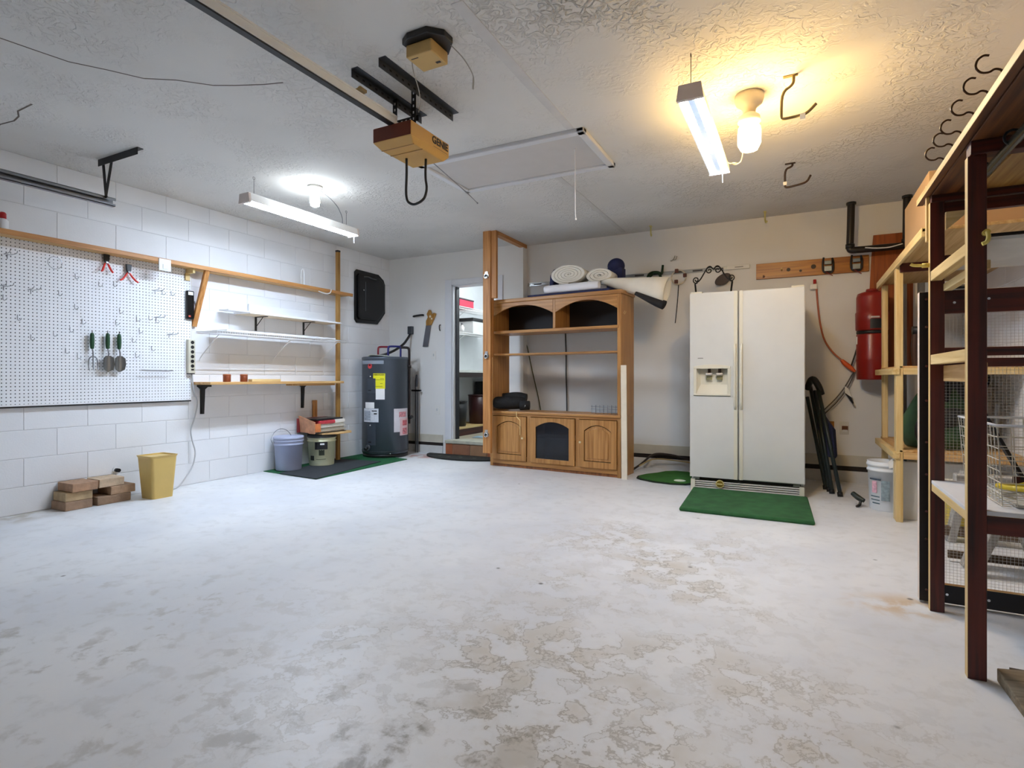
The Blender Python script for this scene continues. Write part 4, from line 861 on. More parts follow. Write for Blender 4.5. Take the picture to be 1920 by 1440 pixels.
# on the counter: rolled black bundle, wire rack
b = thing('rolled_bundle', 'black rolled bundle on the left of the cabinet counter', 'bundle', (-2.86, 5.5, .612))
part(MB().tube([(-3.02, 5.44, .70), (-2.99, 5.44, .70), (-2.75, 5.54, .70), (-2.70, 5.56, .70)], [.06, .072, .072, .06], n=14), 'lower_roll', paint('0b0b0d', .8, bump=.4, bscale=90), b)
part(MB().tube([(-2.96, 5.50, .755), (-2.80, 5.56, .765), (-2.70, 5.58, .755)], [.05, .06, .045], n=12), 'upper_roll', paint('0b0b0d', .8, bump=.4, bscale=90), b)
part(MB().tube([(-2.74, 5.50, .675), (-2.64, 5.53, .675)], [.055, .05], n=12), 'end_roll', paint('101012', .8), b)
part(MB().cyl((-3.028, 5.437, .70), (-3.02, 5.44, .70), .045, n=18), 'end_label', paint('c9a896', .6, vary=.4, scale=60), b)
part(MB().tube([(-2.68, 5.475, .70), (-2.66, 5.47, .67), (-2.69, 5.472, .65)], .003, n=5), 'drawstring', WHITE, b)
b = thing('wire_rack', 'low dark wire rack on the right end of the cabinet counter', 'rack', (-1.75, 5.42, .612))
o = MB()
cs, sn = math.cos(RZ), math.sin(RZ)
def ecw(x, y, z): return (-3.08+x*cs-y*sn, 5.43+x*sn+y*cs, z)
for z in (.625, .66, .685): o.tube([ecw(1.17, .12, z), ecw(1.50, .12, z)], .0025, n=5)
part(o, 'rails', STEEL, b)
for k in range(8): part(MB().tube([ecw(1.18+k*.043, .12, .612), ecw(1.18+k*.043, .12, .70)], .0025, n=5), 'upright', DKMET if k % 2 else STEEL, b)
# cords behind cabinet
solo(MB().tube([(-3.0, 6.085, 1.46), (-3.05, 6.08, 1.40), (-3.04, 6.08, 1.25), (-2.98, 6.08, 1.05), (-3.05, 6.08, .85), (-3.06, 6.08, .68), (-3.04, 6.08, .55)], .006, n=7), 'hanging_cord', BLACK, 'dark looped cord on the wall behind the left of the cabinet', 'cord')
solo(MB().tube([(-3.0, 6.085, 1.47), (-2.94, 6.08, 1.38), (-2.90, 6.08, 1.2), (-2.84, 6.08, .95), (-2.78, 6.08, .72), (-2.74, 6.08, .5)], .006, n=7), 'hanging_cord', paint('4a4a26', .6), 'olive cord slanting down the wall behind the cabinet', 'cord')
solo(MB().tube([(-2.44, 6.085, 1.52), (-2.43, 6.08, 1.25), (-2.43, 6.08, .98), (-2.42, 6.08, .72), (-2.42, 6.08, .5)], .007, n=7), 'hanging_cord', BLACK, 'straight black cord down the wall behind the middle of the cabinet', 'cord')
solo(MB().box(-1.76, -1.68, 6.05, 6.10, 1.12, 1.52), 'wall_bracket', paint('1c1614', .6), 'dark vertical bracket on the wall behind the right of the cabinet', 'bracket', bev=.004)
# on top of the cabinet
solo(MB().add([(*ecw(x, y, 0)[:2], z) for x, y in ((.47, .02), (1.42, .01), (1.40, .34), (.46, .34)) for z in (1.842, 1.865)], [(0, 2, 4, 6), (1, 3, 5, 7), (0, 1, 3, 2), (2, 3, 5, 4), (4, 5, 7, 6), (6, 7, 1, 0)]), 'navy_mat', NAVY, 'flat navy mat lying on top of the oak cabinet under the rolls', 'mat', bev=.004)
def spiral_roll(label, cx, cz, rx, rz_, y0, y1, turns, th, back):
    t = thing('foam_roll', label, 'foam roll', (cx, (y0+y1)/2, cz-rz_))
    n = int(turns*28); pts = []
    for i in range(n+1):
        f = i/n; a = -PI/2-f*turns*2*PI; k = 1-f*.93
        pts.append((cx+rx*k*math.cos(a), cz+rz_*k*math.sin(a), k))
    vs = []; fs = []; fb = []
    for i, (x, z, k) in enumerate(pts):
        a = -PI/2-(i/n)*turns*2*PI; ix, iz = x-th*rx/turns*math.cos(a), z-th*rz_/turns*math.sin(a)
        vs += [(x, y0, z), (ix, y0, iz), (x, y1, z), (ix, y1, iz)]
    for i in range(n):
        o = i*4; fs += [(o, o+1, o+5, o+4), (o+2, o+6, o+7, o+3), (o+1, o+3, o+7, o+5)]; fb.append((o, o+4, o+6, o+2))
    part(MB().add(vs, fs, 0, False).add(vs, fb, 1, True), 'foam', [CREAM, back], t)
spiral_roll('larger cream foam roll with navy back on top of the cabinet', -2.14, 2.055, .205, .105, 5.42, 5.62, 5, .80, CREAM)
spiral_roll('smaller cream foam roll beside the larger one on the cabinet', -1.80, 2.02, .155, .075, 5.42, 5.62, 3.5, .80, CREAM)
solo(MB().prism([(-2.385, 1.866), (-2.33, 1.866), (-2.33, 2.08), (-2.27, 2.14), (-2.33, 2.13), (-2.37, 2.07), (-2.38, 1.96)], 'y', 5.47, 5.63), 'navy_pad', NAVY, 'navy pad edge standing left of the larger foam roll', 'pad', bev=.01)
solo(MB().tube([(-2.40, 5.40, 1.908), (-2.38, 5.40, 1.908), (-1.80, 5.345, 1.908), (-1.78, 5.343, 1.908)], [.034, .042, .042, .034], n=18), 'towel_roll', paint('e9e9ee', .85, vary=.02), 'white towel roll lying along the front of the cabinet top', 'towel')
t = thing('foam_cone', 'cream foam sheet rolled into a cone jutting over the cabinet right end', 'foam roll', (-1.4, 5.4, 1.66))
vs = []; fs = []; n = 22; rows = 8; p0 = Vector((-1.80, 5.46, 1.965)); p1 = Vector((-1.12, 5.38, 1.81)); ax = (p1-p0).normalized(); uu = Vector((0, 0, 1)); sd = ax.cross(uu).normalized(); uu = sd.cross(ax)
for i in range(rows+1):
    f = i/rows; c0 = p0.lerp(p1, f); r = .03+.105*f
    for j in range(n+1):
        a = -2.2+j/n*2*PI*1.12; k = 1-.10*j/n; v = c0+sd*math.cos(a)*r*k*.75+uu*math.sin(a)*r*k; vs.append(v)
for i in range(rows):
    for j in range(n): o = i*(n+1)+j; fs.append((o, o+1, o+n+2, o+n+1))
k_ = part(MB().add(vs, fs, 0, True), 'sheet', CREAM, t)
sm = k_.modifiers.new('thick', 'SOLIDIFY'); sm.thickness = .014
part(MB().tube([(-1.42, 5.36, 1.80), (-1.22, 5.35, 1.70), (-1.14, 5.34, 1.665)], [.02, .045, .05], n=14, flat=.8), 'black_core', paint('17171c', .8), t)
solo(MB().ball((-1.745, 5.80, 2.17), .085, (1.1, .9, 1), n=18, k=12).box(-1.83, -1.66, 5.74, 5.86, 1.842, 2.14), 'domed_cover', NAVY, 'navy domed cover standing behind the smaller foam roll', 'cover')

# ================================================================== BACK WALL, MIDDLE
yw = YB2
t = thing('tool_rail', 'long slotted aluminium tool rail on the back wall above the cabinet', 'rail', (-1.7, yw-.02, 2.08))
part(MB().box(-2.93, -.45, yw-.008, yw, 2.085, 2.122).box(-2.93, -.45, yw-.016, yw-.008, 2.085, 2.091).box(-2.93, -.45, yw-.016, yw-.008, 2.116, 2.122), 'rail', paint('b7b8b6', .3, .8), t)
for k in range(11): part(MB().box(-2.85+k*.205, -2.75+k*.205, yw-.0092, yw-.0075, 2.095, 2.112), 'slot', paint('4a4a4c', .5), t)
part(MB().box(-.66, -.45, yw-.018, yw-.008, 2.083, 2.124), 'end_tag', WPLAST, t, .003)
part(MB().box(-.59, -.51, yw-.0195, yw-.0178, 2.10, 2.108), 'tag_print', paint('8a8a88'), t)
t = thing('rope_loop', 'small dark green rope bundle hooked on the tool rail', 'rope', (-1.39, yw-.04, 2.05))
part(MB().tube([(-1.48, yw-.03, 2.06), (-1.46, yw-.03, 2.11), (-1.42, yw-.03, 2.125), (-1.36, yw-.03, 2.12), (-1.32, yw-.03, 2.09), (-1.31, yw-.03, 2.19)], .012, n=8).tube([(-1.45, yw-.04, 2.07), (-1.40, yw-.045, 2.12), (-1.34, yw-.04, 2.10), (-1.33, yw-.04, 2.05)], .014, n=8), 'rope', paint('123018', .8), t)
t = thing('ring_tool', 'ring-handled thin rod tool hanging from the tool rail left of the fridge', 'tool', (-1.15, yw-.03, 1.56))
part(MB().ring((-1.145, yw-.03, 2.045), .075, .008, 'y', n=26), 'ring', paint('c8bda8', .5, vary=.25, scale=30), t)
part(MB().tube([(-1.145, yw-.03, 1.97), (-1.155, yw-.03, 1.80), (-1.18, yw-.03, 1.56)], .005, n=6), 'rod', DKMET, t)
for x, z in ((-1.165, 2.115), (-1.08, 2.06), (-1.17, 2.0)): part(MB().box(x-.018, x+.018, yw-.045, yw-.02, z-.02, z+.02), 'knob', paint('5a2c20', .5), t, .005)
solo(MB().tube([(-1.235, yw-.002, 2.235), (-1.215, yw-.02, 2.23), (-1.195, yw-.02, 2.25), (-1.185, yw-.02, 2.28)], .004, n=6).tube([(-1.21, yw-.02, 2.24), (-1.175, yw-.02, 2.235), (-1.165, yw-.02, 2.275)], .004, n=6), 'wire_hook', paint('8f8a7c', .5, .4), 'small bent wire hook high on the back wall left of the fridge', 'hook')
# peg board plank
t = thing('hook_plank', 'varnished plank with hooks on the back wall right of the fridge', 'plank', (.08, yw-.02, 1.96))
part(MB().box(-.39, .565, yw-.022, yw, 1.962, 2.115), 'plank', wood('b9762a', '8e4f14', 'x', .35), t, .002)
for x, z, r in ((-.10, 2.035, .018), (.005, 2.015, .012), (.115, 2.045, .022)): part(MB().cyl((x, yw-.023, z), (x, yw-.0215, z), r, n=14), 'knot', paint('2c1408'), t)
part(MB().cyl((-.16, yw-.022, 2.03), (-.16, yw-.07, 2.045), .007, n=8), 'peg', PALEY, t); part(MB().cyl((-.32, yw-.022, 1.985), (-.32, yw-.05, 1.985), .01, n=8), 'screw_head', paint('5a2c10'), t)
for lab, x in (('black strap buckle with grey clasp hung on the middle of the hook plank', .235), ('black strap buckle with grey clasp hung at the right end of the hook plank', .465)):
    k = thing('strap_buckle', lab, 'buckle', (x, yw-.05, 1.965))
    part(MB().tube([(x-.035, yw-.03, 2.12), (x-.045, yw-.045, 2.06), (x-.04, yw-.045, 1.975), (x+.04, yw-.045, 1.97), (x+.045, yw-.045, 2.06), (x+.035, yw-.03, 2.11)], .009, n=7), 'strap_loop', BLACK, k)
    part(MB().box(x-.032, x+.032, yw-.06, yw-.035, 1.985, 2.035), 'clasp', paint('8a949c', .35, .6), k, .004)
    part(MB().box(x-.03, x+.03, yw-.058, yw-.038, 2.05, 2.085), 'upper_clasp', paint('77828a', .35, .6), k, .004)
    part(MB().beam((x-.02, yw-.05, 1.98), (x+.04, yw-.05, 1.94), .02, .004), 'strap_end', paint('8a1f1a', .7), k)
# orange cord, plug
t = thing('plug_adapter', 'white plug adapter with a red tip on the back wall right of the fridge', 'plug', (.115, yw-.05, 1.82))
part(MB().box(.085, .145, yw-.05, yw, 1.825, 1.875), 'body', WPLAST, t, .004)
part(MB().cyl((.125, yw-.05, 1.875), (.125, yw-.05, 1.915), .014, n=10), 'red_tip', RED, t)
solo(MB().tube([(.14, yw-.04, 1.825), (.148, yw-.03, 1.70), (.165, yw-.03, 1.52), (.20, yw-.03, 1.34), (.27, yw-.03, 1.22), (.36, yw-.04, 1.13)], .008, n=8), 'extension_cord', paint('b4644a', .5), 'orange-brown extension cord hanging from the white adapter', 'cord')
solo(MB().tube([(.345, yw-.045, 1.145), (.37, yw-.045, 1.115), (.42, yw-.045, 1.07), (.455, yw-.045, 1.035)], [.014, .022, .022, .012], n=10), 'cord_connector', paint('e0602a', .45), 'orange cord connector plug near the red canister', 'plug')
solo(MB().tube([(.42, yw-.05, 1.08), (.45, yw-.05, 1.18), (.48, yw-.06, 1.30), (.485, yw-.08, 1.36)], .007, n=7), 'canister_cord', paint('2a2624'), 'dark cord from the orange connector up to the red canister', 'cord')
solo(MB().tube([(.44, yw-.05, 1.03), (.38, yw-.04, .90), (.30, yw-.04, .78), (.20, yw-.04, .67), (.14, yw-.05, .60)], .006, n=7).tube([(.45, yw-.045, 1.03), (.40, yw-.035, .89), (.32, yw-.035, .76), (.22, yw-.035, .65), (.16, yw-.045, .58)], .005, n=7), 'grey_cord', paint('5c5852'), 'pair of dark wires slanting down to the folded stand', 'cord')
t = thing('spring_clip', 'white spring clip with dark jaw clamped on the slanting wires', 'clip', (.40, yw-.06, .77))
part(MB().prism([(.37, .90), (.40, .88), (.43, .80), (.41, .79), (.37, .84)], 'y', yw-.07, yw-.05), 'clip_body', WPLAST, t, .003)
part(MB().prism([(.37, .84), (.42, .80), (.445, .74), (.43, .74), (.40, .79)], 'y', yw-.072, yw-.05), 'jaw', DKMET, t, .002)
for lab, x, col in (('brown outlet plate on the back wall right of the fridge', .25, 'a5702c'), ('white blank wall plate beside the brown outlet plate', .37, 'dedbd0')):
    k = thing('wall_plate', lab, 'wall plate', (x, yw-.006, .44))
    part(MB().box(x-.038, x+.038, yw-.007, yw, .445, .565), 'plate', paint(col, .4, vary=.1), k, .002)
    if 'brown' in lab: part(MB().box(x-.02, x+.03, yw-.012, yw-.006, .485, .525), 'socket', paint('6a3a14', .4), k); part(MB().box(x-.015, x+.025, yw-.014, yw-.011, .47, .49), 'plug', WPLAST, k)
    else: part(MB().cyl((x, yw-.008, .51), (x, yw-.0065, .51), .005, n=8), 'screw', BLACK, k)
# U bracket, brown board, canister
t = thing('pipe_bracket', 'black plastic U-shaped pipe rack hanging from the ceiling by the back wall', 'pipe rack', (.62, 5.95, 2.11))
part(MB().tube([(.416, 5.95, H), (.41, 5.95, 2.30), (.405, 5.95, 2.165), (.41, 5.95, 2.148), (.43, 5.95, 2.142), (.80, 5.95, 2.142), (.825, 5.95, 2.148), (.832, 5.95, 2.17), (.835, 5.95, 2.4), (.838, 5.95, H)], .031, n=14), 'pipe', paint('1a1210', .35), t)
for x in (.416, .838): part(MB().cyl((x, 5.95, H-.02), (x, 5.95, H), .04, n=16), 'flange', BLACK, t)
for x in (.407, .832): part(MB().cyl((x, 5.95, 2.16), (x, 5.95, 2.20), .037, n=16), 'elbow_collar', BLACK, t)
part(MB().tube([(.52, 5.915, 2.15), (.60, 5.91, 2.135), (.70, 5.91, 2.13), (.80, 5.915, 2.155)], .005, n=6), 'white_cord', WHITE, t)
solo(MB().prism([(.535, 1.05), (.90, 1.05), (.90, 2.29), (.60, 2.29), (.585, 2.10)], 'y', 6.082, 6.097), 'brown_board', wood('a8541c', '7c3a10', 'z', .35), 'tall orange-brown board leaning behind the black pipe rack', 'board', bev=.003)
t = thing('vacuum_canister', 'dark red two-part vacuum canister mounted on the back wall', 'vacuum', (.575, 5.96, .96))
RC = paint('8c1c14', .32, vary=.05); q = (.575, 5.94, 0)
part(MB().lathe([(.0, .962), (.115, .962), (.12, .97), (.122, 1.12), (.125, 1.135), (.122, 1.15), (.122, 1.36), (.118, 1.37)], q, n=40), 'lower_tank', RC, t)
part(MB().lathe([(.118, 1.37), (.122, 1.385), (.118, 1.40)], q, n=40), 'black_band', BLACK, t)
part(MB().lathe([(.118, 1.40), (.128, 1.41), (.130, 1.56), (.122, 1.57), (.122, 1.70), (.112, 1.735), (.07, 1.75), (0, 1.752)], q, n=40), 'motor_cap', RC, t)
part(MB().lathe([(.05, 1.75), (.045, 1.775), (0, 1.778)], q, n=24), 'top_knob', RC, t)
a = math.atan2(-5.94, -.575)
lb = part(curved(.575, 5.94, .130, a-.1, a+.75, 1.415, 1.50, 12, .002), 'black_label', BLACK, t)
part(curved(.575, 5.94, .130, a-.05, a+.45, 1.508, 1.522, 8, .0025), 'name_print', paint('cfc8c4'), t)
part(MB().box(.452, .47, 5.90, 5.93, 1.28, 1.35), 'side_switch', WPLAST, t, .003)
# grey pipes behind rack
for lab, x in (('left grey steel pipe standing behind the pale rack', .80), ('right grey steel pipe standing behind the pale rack', .93)):
    solo(MB().cyl((x, 5.90, 0), (x, 5.90, 1.98), .028, n=16), 'steel_pipe', paint('8a8784', .4, .6), lab, 'pipe')
# folded stand next to the fridge
t = thing('folded_stand', 'dark folded camp stool with navy seat leaning between fridge and wall', 'folding stool', (.2, 5.45, 0))
DKG = paint('1d2a2a', .45)
for p0_, p1_ in (((.224, 5.50, .02), (.085, 5.80, .90)), ((.295, 5.32, .02), (.135, 5.70, .93)), ((.20, 5.60, .02), (.06, 5.85, .80)), ((.24, 5.42, .03), (.12, 5.76, .86))):
    part(MB().tube([p0_, p1_], .016, n=10), 'leg', DKG, t)
    part(MB().cyl((p0_[0], p0_[1], .0), (p0_[0]-.004, p0_[1]+.01, .035), .021, n=12), 'foot', BLACK, t)
part(MB().tube([(.06, 5.78, .88), (.085, 5.72, .96), (.11, 5.68, .97), (.15, 5.68, .90), (.17, 5.70, .83)], .028, n=10), 'top_grip', BLACK, t)
part(MB().add([(.15, 5.70, .70), (.25, 5.56, .55), (.27, 5.50, .28), (.20, 5.52, .30), (.13, 5.66, .55)]+[(.17, 5.73, .70), (.28, 5.62, .52), (.29, 5.56, .30), (.22, 5.58, .30), (.15, 5.72, .55)], [(0, 1, 2, 3, 4), (5, 6, 7, 8, 9)]+[(i, (i+1) % 5, 5+(i+1) % 5, 5+i) for i in range(5)]), 'fabric', paint('161c3c', .85, bump=.3), t, .01)
# cords on floor near cabinet
solo(MB().tube([(-1.55, 5.75, .02), (-1.50, 5.9, .06), (-1.42, 6.0, .15), (-1.35, 6.05, .165), (-1.2, 6.06, .155), (-1.05, 6.05, .12), (-.9, 6.03, .10), (-.7, 6.02, .09)], .011, n=8), 'floor_cable', paint('2a1c12', .6), 'thick dark cord running along the wall base between cabinet and fridge', 'cord')
solo(MB().tube([(-1.6, 5.75, .01), (-1.50, 5.86, .05), (-1.40, 5.99, .12), (-1.1, 6.03, .10), (-.8, 6.01, .07)], .008, n=8), 'floor_cable', paint('a08a5c', .6), 'thin tan cord running along the wall base between cabinet and fridge', 'cord')
# putting mat
t = thing('putting_mat', 'small green kidney-shaped putting mat with dark rim on the floor left of the fridge', 'mat', (-1.05, 5.55, .001))
pp = [(-1.41, 5.36), (-1.36, 5.30), (-1.22, 5.22), (-1.05, 5.19), (-.92, 5.22), (-.86, 5.30), (-.84, 5.45), (-.86, 5.65), (-.92, 5.82), (-1.02, 5.92), (-1.14, 5.93), (-1.24, 5.86), (-1.30, 5.72), (-1.38, 5.60), (-1.425, 5.46)]
part(MB().prism(pp, 'z', .001, .012), 'rim', paint('10200f', .9), t, .003)
part(MB().prism([(-1.12+(x+1.12)*.93, 5.56+(y-5.56)*.93) for x, y in pp], 'z', .010, .016), 'turf', paint('2f6a1c', .95, vary=.2, bump=.6, bscale=300), t)
part(MB().lathe([(.055, .016), (.05, .018), (0, .018)], (-1.0, 5.36, 0), n=22), 'cup', paint('e8f0d8', .5), t)

# ================================================================== FRIDGE
fr = thing('refrigerator', 'white side-by-side refrigerator with an ice dispenser in the left door', 'refrigerator', (-.41, 5.45, 0))
FW = paint('d2d3cf', .38, vary=.015); FC = paint('d9d5c3', .4, vary=.02)
fx0, fx1, fy = -.856, .036, 5.05; sp = -.462
part(MB().box(fx0+.006, fx1-.006, fy+.07, 5.84, .02, 1.70), 'cabinet', FW, fr, .006)
dpx0, dpx1, dz0, dz1 = -.812, -.535, .83, 1.075
ld = part(MB().box(fx0, dpx0, fy, fy+.062, .118, 1.713).box(dpx1, sp-.005, fy, fy+.062, .118, 1.713).box(dpx0, dpx1, fy, fy+.062, .118, dz0).box(dpx0, dpx1, fy, fy+.062, dz1, 1.713), 'left_door', FW, fr)
rd = part(MB().box(sp+.005, fx1, fy, fy+.062, .118, 1.713), 'right_door', FW, fr, .008)
part(MB().box(sp-.035, sp-.008, fy-.006, fy+.001, .118, 1.713).tube([(sp-.025, fy-.008, 1.26), (sp-.025, fy-.035, 1.22), (sp-.025, fy-.035, .76), (sp-.025, fy-.008, .72)], .011, n=10), 'handle', FC, ld)
part(MB().box(sp+.008, sp+.035, fy-.006, fy+.001, .118, 1.713).tube([(sp+.025, fy-.008, 1.26), (sp+.025, fy-.035, 1.22), (sp+.025, fy-.035, .76), (sp+.025, fy-.008, .72)], .011, n=10), 'handle', FC, rd)
# dispenser: frame, recess, paddles
n = 12
dp = part(MB().box(dpx0-.012, dpx0+.012, fy-.008, fy+.004, dz0, dz1).box(dpx1-.012, dpx1+.012, fy-.008, fy+.004, dz0, dz1).box(dpx0-.012, dpx1+.012, fy-.012, fy+.004, dz0-.004, dz0+.012).prism([(dpx1+.012, dz1-.018), (dpx0-.012, dz1-.018)]+[(dpx0-.012+(dpx1-dpx0+.024)*i/n, dz1+.018*(1-(2*i/n-1)**2)) for i in range(n+1)], 'y', fy-.012, fy+.004), 'dispenser', FC, ld, .002)
part(MB().add([(dpx0, fy, dz0), (dpx1, fy, dz0), (dpx1, fy, dz1), (dpx0, fy, dz1), (dpx0+.04, fy+.055, dz0+.09), (dpx1-.02, fy+.055, dz0+.09), (dpx1-.01, fy+.055, dz1), (dpx0+.03, fy+.055, dz1)], [(4, 5, 6, 7), (0, 1, 5, 4), (0, 4, 7, 3), (1, 2, 6, 5), (3, 7, 6, 2)]), 'recess', FC, dp)
part(MB().box(dpx0-.012, dpx1+.012, fy-.002, fy, dz0-.009, dz0-.004), 'under_strip', paint('5c5c4a'), dp)  # dark olive strip below the dispenser frame
for x in (-.70, -.615):
    part(MB().box(x-.011, x+.011, fy+.030, fy+.045, 1.01, 1.065), 'spout', paint('3a2a1c'), dp)
    part(MB().lathe([(.026, 0), (.03, .008), (.026, .02)], (x, fy+.025, 1.0), n=18), 'spout_ring', paint('cfc6bc'), dp)
    part(MB().box(x-.024, x+.024, fy+.028, fy+.038, .96, .995), 'paddle', paint('8a855e', .5), dp, .005)
part(MB().box(-.79, -.745, fy-.002, fy, 1.145, 1.151), 'badge', paint('77776f', .4), ld)
for x0, x1 in ((fx0+.005, fx0+.10), (fx1-.10, fx1-.005)): part(MB().box(x0, x1, fy+.01, fy+.12, 1.702, 1.728), 'hinge_cover', FC, fr, .006)
gr = part(MB().box(fx0+.004, fx0+.04, fy+.015, fy+.08, .0, .095).box(fx1-.04, fx1-.004, fy+.015, fy+.08, .0, .095).box(fx0+.03, fx1-.03, fy+.05, fy+.06, .0, .11, 1), 'grille', [FC, paint('191410', .7)], fr)
for k in range(5): part(MB().box(fx0+.035, fx1-.035, fy+.02, fy+.045, .006+k*.0175, .015+k*.0175), 'grille_slat', paint('e6e2dc', .4), gr)
for x in (fx0+.05, fx1-.06): part(MB().box(x-.025, x+.025, fy+.02, fy+.06, .095, .112), 'roller_cover', paint('98988c', .5), gr)
part(MB().cyl((-.61, fy+.018, .068), (-.61, fy+.006, .068), .034, n=24).cyl((-.61, fy+.006, .068), (-.61, fy+.0045, .068), .027, n=24, m=1).box(-.632, -.588, fy+.002, fy+.0046, .063, .073, 0), 'round_badge', [paint('d8c98c', .3), paint('7a6212', .35)], gr)
# scroll frame on the fridge
t = thing('scroll_frame', 'black wrought-iron scroll plate stand on top of the refrigerator', 'stand', (-.72, 5.5, 1.70))
IRN = paint('0f0f10', .5, .4)
def scr(cx, cz, r, a0, turns, sgn, n=26): return [(cx+r*(1-.8*i/n)*math.cos(a0+sgn*turns*2*PI*i/n), 5.5, cz+r*(1-.8*i/n)*math.sin(a0+sgn*turns*2*PI*i/n)) for i in range(n+1)]
xl, xr, xm = -.89, -.55, -.72
part(MB().tube([(-.868, 5.5, 1.702), (xl+.005, 5.5, 1.87)], .008, n=8), 'left_leg', IRN, t); part(MB().tube([(-.575, 5.5, 1.702), (xr-.005, 5.5, 1.87)], .008, n=8), 'right_leg', IRN, t)
part(MB().tube([(xl+.005, 5.5, 1.87), (-.84, 5.5, 1.90), (-.80, 5.5, 1.97), (-.77, 5.5, 2.02), (-.745, 5.5, 2.025), (xm, 5.5, 1.99), (-.695, 5.5, 2.025), (-.67, 5.5, 2.02), (-.64, 5.5, 1.97), (-.60, 5.5, 1.90), (xr-.005, 5.5, 1.87)], .006, n=8), 'top_curve', IRN, t)
for a_ in (scr(-.875, 1.905, .032, -1.2, 1.4, -1), scr(-.565, 1.905, .032, -1.9, 1.4, 1), scr(-.757, 1.985, .034, .6, 1.4, 1), scr(-.683, 1.985, .034, 2.5, 1.4, -1)): part(MB().tube(a_, .0055, n=7), 'scroll', IRN, t)
t2 = thing('oval_plaque', 'dark tilted oval plaque hanging behind the scroll stand', 'plaque', (-.70, 6.05, 1.9))
part(MB().prism([(-.70+.085*math.cos(a)*.9-.048*math.sin(a)*.4, 1.985+.048*math.sin(a)+.085*math.cos(a)*.45) for a in [2*PI*i/30 for i in range(30)]], 'y', 6.05, 6.065), 'plaque', paint('2a1214', .4), t2, .003)
part(MB().tube([(-.70, 6.055, 2.03), (-.70, 6.06, 2.095)], .003, n=5), 'hanger', DKMET, t2)
# green mat in front
solo(MB().add([(x, y, z) for x, y in ((-.83, 5.06), (-.79, 4.20), (.09, 4.19), (.055, 5.05)) for z in (.0, .028)], [(0, 2, 4, 6), (1, 3, 5, 7), (0, 1, 3, 2), (2, 3, 5, 4), (4, 5, 7, 6), (6, 7, 1, 0)]), 'green_mat', paint('2a5c30', .95, vary=.25, scale=12, bump=.5, bscale=260), 'thick green turf mat on the floor in front of the refrigerator', 'mat', bev=.012)

# ================================================================== RIGHT: PALE RACK
r2 = thing('pale_rack', 'pale pine shelf rack against the right wall, farther from the viewer', 'rack', (.95, 4.9, 0))
for x, y in ((.60, 4.56), (.62, 5.46)):
    part(MB().box(x-.02, x+.02, y, y+.088 if y < 5 else y+.06, 0, 1.735), 'post', PALEZ, r2, .003)
part(MB().box(.575, 1.24, 3.62, 5.56, 1.752, 1.77), 'top_board', wood('c9a874', 'a8824a', 'y'), r2, .002)
part(MB().box(.572, .592, 3.62, 5.58, 1.725, 1.775), 'front_rail', PALEY, r2, .002)
part(MB().box(.60, 1.24, 4.545, 4.56, 1.69, 1.75), 'cross_rail', SHADEX, r2, .002)
for z, zz in ((1.00, 1.045), (.43, .475)):
    part(MB().box(.56, .60, 4.55, 5.56, z, zz), 'side_rail', PALEY, r2, .003)
    part(MB().box(.62, 1.24, 4.54, 4.56, z, zz), 'front_rail', PALEX if z > .6 else PINEX, r2, .003)
    part(MB().box(.60, 1.24, 4.56, 5.56, zz, zz+.014), 'shelf_board', PINEY, r2, .002)
solo(MB().box(.62, 1.22, 3.72, 4.5, 1.771, 2.10), 'cardboard_box', paint('ae8d66', .8, vary=.06, scale=4), 'large brown cardboard box on the top board of the pale rack', 'box', bev=.004)
t = thing('duffel_bag', 'green and black duffel bag slumped on the lower shelf of the pale rack', 'bag', (.86, 4.85, .489))
part(MB().lathe([(.0, 0), (.19, .01), (.22, .10), (.20, .22), (.13, .36), (.08, .44), (.05, .50), (0, .52)], (.86, 4.86, .489), n=20), 'body', paint('2f4a2c', .8, vary=.3, scale=6, bump=.5, bscale=14), t)
part(MB().tube([(.80, 4.66, .68), (.90, 4.65, .72), (1.00, 4.70, .70)], [.05, .07, .05], n=10).tube([(.83, 4.72, .84), (.88, 4.78, .94), (.90, 4.84, 1.0)], [.07, .06, .03], n=10), 'black_panel', paint('101210', .8), t)
part(MB().tube([(.74, 4.66, .50), (.70, 4.62, .62), (.73, 4.63, .72)], .016, n=8), 'strap', BLACK, t)
t = thing('black_case', 'tall black case leaning on the right wall behind the rack frames', 'case', (1.1, 5.2, .49))
part(MB().prism([(.93, .49), (1.08, .49), (1.22, .95), (1.22, 1.0), (.93, 1.0)], 'y', 5.15, 5.25), 'shell', BLACK, t, .01)
part(MB().box(1.08, 1.16, 5.10, 5.16, .49, .57), 'pocket', DKMET, t, .006)
t = thing('caulking_gun', 'black and silver caulking gun lying on the middle shelf of the pale rack', 'caulking gun', (.76, 4.66, 1.06))
part(MB().tube([(.68, 4.64, 1.30), (.80, 4.64, 1.30)], .03, n=12), 'barrel', BLACK, t)
part(MB().tube([(.785, 4.62, 1.31), (.79, 4.62, 1.22), (.795, 4.62, 1.16)], .011, n=8), 'silver_lever', CHROME, t)
part(MB().tube([(.795, 4.62, 1.17), (.785, 4.62, 1.12), (.75, 4.62, 1.065)], .014, n=8), 'grip', paint('3a3c3e', .4), t)
part(MB().tube([(.70, 4.64, 1.30), (.69, 4.64, 1.18), (.70, 4.64, 1.06)], .02, n=8), 'stand', paint('3c2418', .5), t)
t = thing('white_bucket', 'white printed plastic bucket on the floor by the pale rack', 'bucket', (.575, 4.93, 0))
pail(.575, 4.97, 0, .125, .36, paint('e2e6ea', .4, vary=.02), t)
a = math.atan2(-4.97, -.575)
